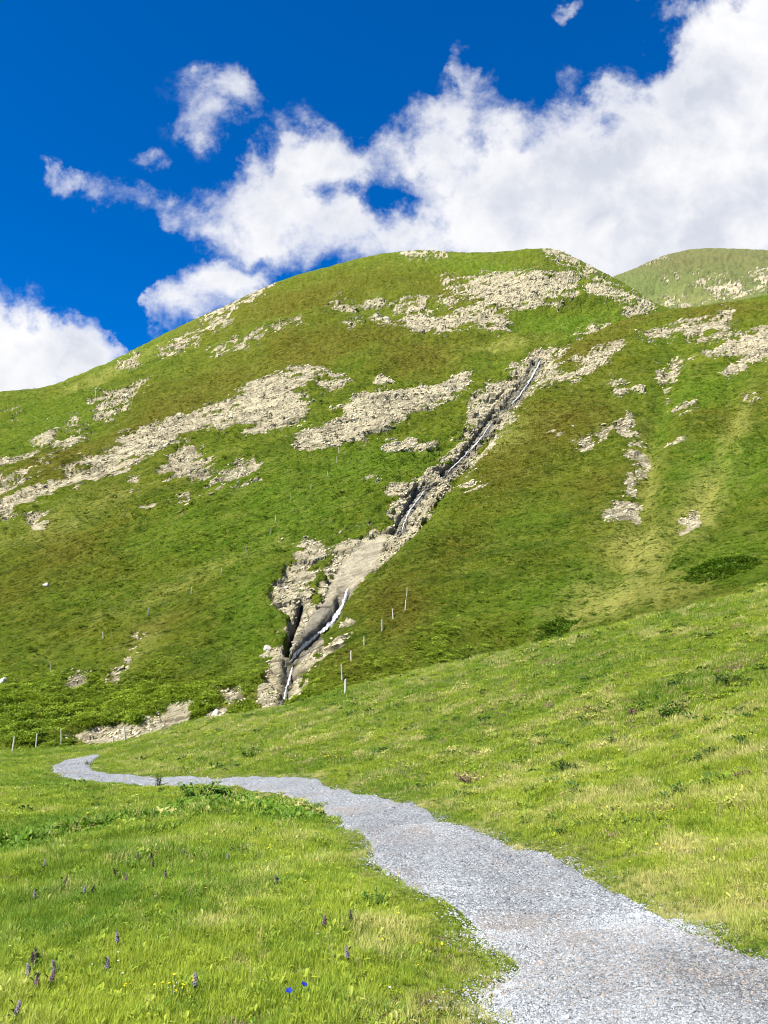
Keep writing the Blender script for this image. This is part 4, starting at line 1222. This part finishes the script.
# --- leafy clumps standing out of the meadow
def leafy(name, px, py, wpx, hpx, label, leafmat, seed, cat='plant', nst=9, stemmat=None, spread=1.0, sf=(0,)):
    p = meadow_hit(px, py) or hit(px, py, sf)[0]
    s = p.y / F; w = wpx * s * .5; hgt = hpx * s
    root = empty(name, p)
    rd = random.Random(seed); lf = MB()
    for i in range(nst):
        a = rd.random() * 6.283; r = w * math.sqrt(rd.random()) * .55
        b = Vector((r * math.cos(a), r * math.sin(a), -.02))
        t = b + Vector((math.cos(a) * w * .5 * rd.random() * spread, math.sin(a) * w * .5 * rd.random() * spread, hgt * rd.uniform(.55, 1)))
        mid = (b + t) / 2 + Vector((0, 0, hgt * .06))
        st = MB(); st.tube([b, mid, t], [.006 + .01 * hgt, .005 + .007 * hgt, .003], 5)
        link('stem', st.mesh('stem'), stemmat or M_STEM, root)
        for k in range(11):
            f = rd.uniform(.12, 1); q = b.lerp(mid, f * 2) if f < .5 else mid.lerp(t, f * 2 - 1)
            an = rd.random() * 6.283; e = rd.uniform(-.1, .9)
            lf.leaf(q, (math.cos(an) * math.cos(e), math.sin(an) * math.cos(e), math.sin(e)), (0, 0, 1), min(w, hgt) * rd.uniform(.28, .55) * (1.15 - .5 * f), min(w, hgt) * rd.uniform(.12, .22), .2, .35)
    link('leaves', lf.mesh('leaves'), leafmat, root)
    return tag(root, label, cat, 'leafy clumps dotted over the meadow')


leafy('thistle', 157, 787, 11, 14, 'small dark bushy plant standing at the lower edge of the far gravel path', M_DARKLEAF, 1)
leafy('shrub', 40, 736, 9, 8, 'small dark shrub at the fence by the meadow edge on the far left', M_DARKLEAF, 2, 'shrub', sf=(0, 1))
leafy('leafy_clump', 676, 716, 46, 11, 'bright deep green leafy clump on the slope right of the path', M_MIDLEAF, 3, nst=26)
leafy('leafy_clump', 727, 682, 36, 8, 'low dark leafy clump high on the right slope near the right edge', M_DARKLEAF, 4, nst=26)
leafy('leafy_clump', 572, 769, 56, 9, 'flat dark leafy clump in the middle of the right slope above the path', M_DARKLEAF, 5, nst=22)
leafy('withered_clump', 474, 781, 50, 8, 'brown withered clump of stalks just above the gravel path', M_BROWN, 6, nst=24, stemmat=M_BROWN)
leafy('withered_clump', 636, 716, 24, 10, 'grey brown withered clump left of the deep green leafy clump', M_BROWN, 7, nst=14, stemmat=M_BROWN)
leafy('withered_clump', 742, 777, 20, 9, 'brown withered clump near the right edge above the path', M_BROWN, 8, nst=12, stemmat=M_BROWN)
leafy('leafy_clump', 556, 820, 30, 9, 'dark green clump of leaves close above the widest part of the path', M_MIDLEAF, 9, nst=16)
leafy('leafy_clump', 617, 813, 14, 8, 'small dark tuft of leaves beside the dark clump above the path', M_DARKLEAF, 10, nst=8)
leafy('leafy_clump', 252, 756, 34, 9, 'dark green tussock on the slope above the far stretch of path', M_MIDLEAF, 11, nst=18)
leafy('leafy_clump', 88, 765, 8, 5, 'tiny dark clump on the inside of the path bend', M_DARKLEAF, 12, nst=6)
leafy('leafy_clump', 205, 800, 52, 17, 'rounded deep green clump on the bank below the far path', M_MIDLEAF, 13, nst=34)
leafy('leafy_clump', 120, 826, 44, 12, 'leafy clump in the middle of the bank left of the path', M_MIDLEAF, 14, nst=26)
leafy('leafy_clump', 30, 845, 46, 11, 'leafy clump on the bank nearest the left edge', M_MIDLEAF, 15, nst=24)
leafy('leafy_clump', 372, 905, 34, 14, 'broad-leaved clump in the grass left of the gravel path', M_MIDLEAF, 16, nst=12)


# --- orchids
def orchid(px, py, hpx, label, kind, seed):
    p = meadow_hit(px, py + 6); s = p.y / F
    hgt = min(max(.12, hpx * s * 1.05), .20); rd = random.Random(seed)
    root = empty('orchid', p)
    st = MB(); lx, ly = rd.gauss(0, .02), rd.gauss(0, .02)
    st.tube([(0, 0, -.03), (lx * .5, ly * .5, hgt * .5), (lx, ly, hgt)], [.0045, .004, .002], 6)
    link('stem', st.mesh('stem'), M_STEM, root)
    lf = MB()
    for k in range(4):
        a = rd.random() * 6.283; e = rd.uniform(.6, 1.1)
        lf.leaf((0, 0, .01 + .03 * k), (math.cos(a) * math.cos(e), math.sin(a) * math.cos(e), math.sin(e)), (0, 0, 1), hgt * .45, .022, .25, .3)
    link('leaves', lf.mesh('leaves'), M_STEM, root)
    fl = MB(); z0 = hgt * .52; n = 34
    for k in range(n):
        f = k / n; a = k * 2.4; z = z0 + (hgt * 1.02 - z0) * f; r = .009 * (1 - .65 * f) + .003
        c = Vector((lx * z / hgt + r * .5 * math.cos(a), ly * z / hgt + r * .5 * math.sin(a), z))
        for da, e, sc in ((0, -.2, 1.15), (.9, .4, .8), (-.9, .4, .8)):
            fl.leaf(c, (math.cos(a + da) * math.cos(e), math.sin(a + da) * math.cos(e), math.sin(e)), (0, 0, 1), r * sc, r * .8, .2, .5)
    link('flower_spike', fl.mesh('flower_spike'), {'p': M_ORCH, 'l': M_ORCHP, 'd': M_ORCHD}[kind], root)
    return tag(root, label, 'flower', 'orchids in the near meadow')


ORCH = [(152, 858, 10, 'dark purple orchid spike on the upper meadow, upper of a close pair below the bank', 'd'),
        (152, 867, 9, 'dark purple orchid spike on the upper meadow, lower of a close pair below the bank', 'd'),
        (137, 857, 8, 'pinkish orchid left of the close dark pair below the bank', 'p'),
        (117, 874, 7, 'small purple orchid down and left of the close dark pair', 'd'),
        (125, 881, 7, 'small mauve orchid between the close dark pair and the two side by side', 'p'),
        (61, 885, 9, 'lone dark purple orchid left of the two side by side', 'd'),
        (82, 894, 10, 'pale lilac orchid, left of the two side by side in the left meadow', 'l'),
        (90, 894, 10, 'dark purple orchid, right of the two side by side in the left meadow', 'd'),
        (35, 898, 8, 'pale lilac orchid near the left edge under the bank', 'l'),
        (42, 866, 6, 'faint lilac orchid farthest left, close under the bank', 'l'),
        (165, 878, 7, 'mauve orchid right of and below the close dark pair', 'p'),
        (185, 854, 8, 'pinkish grey orchid to the right on the upper meadow below the bank', 'p'),
        (227, 858, 6, 'faint lilac orchid halfway between the bank and the path', 'l'),
        (33, 967, 14, 'tall reddish purple orchid in the near left corner, left of the tallest two', 'd'),
        (38, 962, 14, 'tall reddish purple orchid in the near left corner, right of the tallest two', 'd'),
        (28, 980, 10, 'lilac orchid just below the tallest two in the near left corner', 'l'),
        (33, 990, 11, 'pink orchid, lowest of the cluster in the near left corner', 'p'),
        (47, 986, 11, 'pink orchid right of the cluster in the near left corner', 'p'),
        (55, 972, 9, 'pale lilac orchid up and right of the near left cluster', 'l'),
        (117, 945, 9, 'pale lilac orchid alone in the middle of the left meadow', 'l'),
        (105, 972, 9, 'pale mauve orchid alone in the front left meadow', 'l'),
        (195, 992, 13, 'tall pale lilac orchid at the front, between the corner cluster and the blue flowers', 'l'),
        (12, 1022, 9, 'lilac orchid at the bottom left corner of the photo', 'l'),
        (351, 923, 10, 'reddish purple orchid near the broad-leaved clump left of the path', 'd'),
        (323, 927, 10, 'mauve orchid a little left of the broad-leaved clump by the path', 'p'),
        (349, 962, 11, 'pale lilac orchid above the blue flowers, near the path', 'l'),
        (278, 884, 9, 'faint mauve orchid in the meadow left of the yellow flower patch', 'p')]
for i, (px, py, hp, lb, k) in enumerate(ORCH): orchid(px, py, hp, lb, k, 50 + i)


# --- gentians, buttercups, daisies
def flower_proto(name, petal_mat, npet, plen, pwid, hgt, cup, label, cat, group):
    root = empty(name, (0, 0, 0))
    st = MB(); st.tube([(0, 0, -.03), (.004, .002, hgt * .5), (0, 0, hgt)], [.0022, .002, .0018], 5)
    link('stem', st.mesh('stem'), M_STEM, root)
    fl = MB()
    for k in range(npet):
        a = 6.283 * k / npet
        fl.leaf((0, 0, hgt), (math.cos(a) * math.cos(cup), math.sin(a) * math.cos(cup), math.sin(cup)), (0, 0, 1), plen, pwid, .12, .1)
    f = link('petals', fl.mesh('petals'), petal_mat, root)
    return tag(root, label, cat, group)


def dup(root, loc, rz, s, label=None):
    r = root.copy(); COL.objects.link(r); r.location = loc; r.rotation_euler = (random.gauss(0, .25), random.gauss(0, .25), rz); r.scale = (s, s, s)
    if label: r['label'] = label
    for ch in root.children:
        c = ch.copy(); COL.objects.link(c); c.parent = r
    return r


def place(proto, spots, scale):
    first = True
    for px, py in spots:
        p = meadow_hit(px, py)
        if p is None: continue
        if float(poly_sd(path_pts2, np.array([p.x]), np.array([p.y]))[0]) > -.12: continue
        s = scale * (.8 + .5 * random.random()) * min(1.9, max(1, p.y / 9))
        if first:
            proto.location = p; proto.scale = (s, s, s); proto.rotation_euler = (random.gauss(0, .2), random.gauss(0, .2), random.random() * 6); first = False
        else: dup(proto, p, random.random() * 6, s)


GENT = [(288, 996, 'deep blue gentian in the front grass, left of the blue pair'), (296, 992, 'deep blue gentian in the front grass, right of the blue pair')]
for i, (px, py, lb) in enumerate(GENT):
    g_ = flower_proto('gentian', M_BLUE, 5, .021, .017, .10, .35, lb, 'flower', 'blue gentians by the path')
    g_.location = meadow_hit(px, py + 10); g_.rotation_euler = (.45, .1, i)

rs = random.Random(5)
ysp = []
for cx_, cy_, sx, sy, n in [(333, 762, 12, 3, 16), (311, 866, 9, 5, 7), (270, 872, 60, 14, 16), (640, 815, 50, 14, 24), (680, 855, 40, 16, 10), (560, 810, 30, 10, 8), (180, 1004, 14, 8, 12), (150, 1010, 40, 12, 6),
                            (420, 880, 26, 20, 8), (250, 800, 60, 12, 9), (140, 785, 60, 4, 6), (460, 1000, 40, 14, 6), (330, 790, 90, 6, 6), (60, 810, 50, 20, 5), (430, 790, 40, 5, 5), (700, 740, 60, 40, 5), (400, 950, 40, 30, 6)]:
    ysp += [(rs.gauss(cx_, sx * .6), rs.gauss(cy_, sy * .6)) for _ in range(n)]
buttercup = flower_proto('buttercup', M_YELLOW, 5, .013, .013, .13, .5, 'small yellow buttercup in the meadow grass', 'flower', 'buttercups dotted in the meadow')
place(buttercup, [q for q in ysp if 0 < q[0] < 768 and q[1] < 1020], .72)
wsp = [(rs.uniform(0, 400), rs.uniform(845, 1000)) for _ in range(26)] + [(rs.uniform(560, 760), rs.uniform(650, 800)) for _ in range(12)] + [(rs.gauss(175, 6), rs.gauss(997, 5)) for _ in range(4)]
daisy = flower_proto('daisy', M_WHITE, 9, .012, .007, .12, .25, 'tiny white meadow flower in the grass', 'flower', 'tiny white flowers dotted in the meadow')
place(daisy, wsp, .55)

# ------------------------------------------------------------------ camera, light, sky
cam = bpy.data.cameras.new('camera'); cam.sensor_fit = 'VERTICAL'; cam.sensor_height = 36; cam.lens = F / H * 36
cam.clip_start = .05; cam.clip_end = 6000
co = bpy.data.objects.new('camera', cam); COL.objects.link(co)
co.location = (0, 0, EYE); co.rotation_euler = (math.pi / 2 + PITCH, 0, 0)
SC.camera = co

SUN_EL, SUN_AZ = R(52), R(222)                # azimuth clockwise from +Y (north)
sdir = Vector((math.sin(SUN_AZ) * math.cos(SUN_EL), math.cos(SUN_AZ) * math.cos(SUN_EL), math.sin(SUN_EL)))
sun = bpy.data.lights.new('sun', 'SUN'); sun.energy = 5.0; sun.angle = R(.53); sun.color = (1, .955, .88)
so = bpy.data.objects.new('sun', sun); COL.objects.link(so); so.rotation_euler = sdir.to_track_quat('Z', 'Y').to_euler(); so.location = (0, -20, 40)

wd = bpy.data.worlds.new('World'); SC.world = wd; wd.use_nodes = True
nt = wd.node_tree; nt.nodes.clear(); N = NT(nt)
sky = N.n('ShaderNodeTexSky'); sky.sky_type = 'NISHITA'; sky.sun_disc = False; sky.sun_elevation = SUN_EL; sky.sun_rotation = SUN_AZ
sky.altitude = 1900; sky.air_density = 1.0; sky.dust_density = .9; sky.ozone_density = 3.0
hs = N.n('ShaderNodeHueSaturation', ins={'Saturation': 1.5, 'Value': .80, 'Hue': .497}); nt.links.new(sky.outputs[0], hs.inputs['Color'])
skyc = N.mix(1.0, hs.outputs[0], (1.0, .92, 1.22), 'MULTIPLY')
# clouds: world directions mapped to a plane of cloud coordinates around a fixed compass heading
tc = N.n('ShaderNodeTexCoord').outputs['Generated']
sv = N.n('ShaderNodeSeparateXYZ'); nt.links.new(tc, sv.inputs[0])
dx, dy, dz = sv.outputs
fw = N.math('MAXIMUM', N.math('ADD', N.math('MULTIPLY', dy, cp), N.math('MULTIPLY', dz, sp)), .05)
up = N.math('SUBTRACT', N.math('MULTIPLY', dz, cp), N.math('MULTIPLY', dy, sp))
U = N.math('DIVIDE', dx, fw); V = N.math('DIVIDE', up, fw)
cv = N.n('ShaderNodeCombineXYZ'); nt.links.new(U, cv.inputs[0]); nt.links.new(V, cv.inputs[1])
uv = cv.outputs[0]
# curl the outlines
w1 = N.n('ShaderNodeTexNoise', ins={'Scale': 6.0, 'Detail': 5.0, 'Roughness': .6}); nt.links.new(uv, w1.inputs['Vector'])
w2 = N.n('ShaderNodeTexNoise', ins={'Scale': 22.0, 'Detail': 5.0, 'Roughness': .65}); nt.links.new(uv, w2.inputs['Vector'])


def vm(op, a, b):
    nd = N.n('ShaderNodeVectorMath'); nd.operation = op
    for i_, x in enumerate((a, b)):
        if isinstance(x, bpy.types.NodeSocket): nt.links.new(x, nd.inputs[i_])
        else: nd.inputs[i_].default_value = x
    return nd.outputs[0]


o1 = vm('MULTIPLY', vm('SUBTRACT', w1.outputs['Color'], (.5, .5, .5)), (.13, .13, 0))
o2 = vm('MULTIPLY', vm('SUBTRACT', w2.outputs['Color'], (.5, .5, .5)), (.055, .055, 0))
wuv = vm('ADD', vm('ADD', uv, o1), o2)
CL = [  # photo px centre, radii, angle, density
    (705, 130, 175, 150, 0, 1.3), (770, 40, 130, 110, 0, 1.3), (630, 215, 190, 90, 0, 1.2), (560, 190, 120, 100, 0, 1.0), (760, 250, 180, 90, 0, 1.2), (490, 215, 130, 80, 0, 1.0),
    (480, 130, 60, 75, 20, .75), (457, 75, 16, 30, -15, .55), (405, 150, 85, 50, -10, .85), (330, 180, 95, 75, 0, 1.1), (290, 150, 50, 60, 30, .7), (250, 215, 75, 45, 0, .8), (360, 240, 150, 40, 0, .75),
    (216, 100, 62, 46, -10, .40), (240, 85, 35, 22, 30, .34), (208, 125, 34, 34, 0, .28), (150, 149, 27, 16, 10, .36), (62, 172, 24, 20, 0, .42), (104, 182, 64, 20, 17, .38), (155, 208, 50, 28, 10, .34), (195, 232, 55, 28, 25, .36), (260, 262, 60, 26, 0, .45),
    (200, 296, 68, 44, -15, .95), (165, 312, 26, 40, 0, .45), (225, 280, 50, 26, 20, .5),
    (15, 385, 130, 66, 0, 1.3), (0, 338, 85, 42, 10, .8), (95, 350, 55, 34, 18, .8), (-60, 330, 120, 90, 0, 1.2),
    (572, 0, 24, 14, 0, .42), (640, -6, 60, 18, 0, .45), (600, 70, 40, 14, 0, .2),
    (-350, 300, 260, 120, 0, 1.0), (1050, 120, 300, 200, 0, 1.2), (1300, -250, 300, 150, 0, .9), (-300, -200, 200, 90, 0, .6), (400, -500, 260, 120, 0, .8),
]
HOLES = [(380, 186, 40, 56, -15, 1.25), (468, 150, 16, 36, 0, .5), (615, 135, 20, 16, 0, .5), (176, 316, 22, 24, 0, .6), (735, 2, 20, 12, 0, .55), (620, 25, 55, 70, 20, .9), (590, 70, 60, 34, 0, .4), (440, 60, 90, 60, 0, .0), (136, 312, 17, 60, 5, 1.0), (143, 262, 30, 40, 15, .8), (268, 262, 34, 14, 10, .4), (130, 330, 12, 26, 20, .5), (215, 245, 60, 12, 10, .2), (330, 205, 20, 26, 0, .3), (270, 150, 14, 26, 0, .5)]


def blob_nodes(lst):
    acc = None
    for bx, by, rx, ry, an, wgt in lst:
        ub, vb = (bx - W / 2) / F, (H / 2 - by) / F
        q = N.mapping(wuv, loc=(ub, vb, 0), rot=(0, 0, R(-an)), scale=(rx / F, ry / F, 1), typ='TEXTURE')
        gr = N.n('ShaderNodeTexGradient'); gr.gradient_type = 'QUADRATIC_SPHERE' if False else 'SPHERICAL'; nt.links.new(q, gr.inputs[0])
        x = N.math('MULTIPLY', N.math('SMOOTH_MIN', gr.outputs['Fac'], .62, .3), wgt * 1.6)
        acc = x if acc is None else N.math('ADD', acc, x)
    return acc


base = N.math('MINIMUM', blob_nodes(CL), 1.55)
dens = N.math('SUBTRACT', base, blob_nodes(HOLES))
f1 = N.noise(uv, 10.5, 10, .64, .22); f2 = N.noise(uv, 34.0, 7, .7)
dens = N.math('ADD', dens, N.math('ADD', N.math('MULTIPLY', N.math('SUBTRACT', f1, .5), 2.9), N.math('MULTIPLY', N.math('SUBTRACT', f2, .5), .6)))
alpha = N.math('MULTIPLY', N.mapr(dens, .06, 1.38), N.mapr(base, .02, .30))
s1 = N.noise(uv, 5.0, 6, .55, .2); s2 = N.noise(vm('ADD', uv, (.012, .02, 3)), 14.0, 7, .6, .3)
thick = N.mapr(dens, .7, 1.6)
shade = N.math('MULTIPLY', thick, N.mapr(N.math('ADD', N.math('MULTIPLY', s1, .6), N.math('MULTIPLY', s2, .4)), .36, .62))
CW = 4.75
cc = N.mix(shade, (CW, CW * 1.0, CW * 1.02), (CW * .66, CW * .70, CW * .80))
mixc = N.mix(alpha, skyc, cc)
bg = N.n('ShaderNodeBackground', ins={'Strength': .1}); nt.links.new(mixc, bg.inputs[0])
wo = N.n('ShaderNodeOutputWorld'); nt.links.new(bg.outputs[0], wo.inputs[0])
wd.cycles.sampling_method = 'MANUAL'; wd.cycles.sample_map_resolution = 512

SC.view_settings.view_transform = 'Standard'; SC.view_settings.look = 'None'; SC.view_settings.gamma = 1
SC.view_settings.use_curve_mapping = False
SC.view_settings.exposure = 1.08
SC.cycles.max_bounces = 5; SC.cycles.diffuse_bounces = 2; SC.cycles.glossy_bounces = 1; SC.cycles.transmission_bounces = 2; SC.cycles.transparent_max_bounces = 4
SC.cycles.use_denoising = True
SC.cycles.filter_width = 1.05
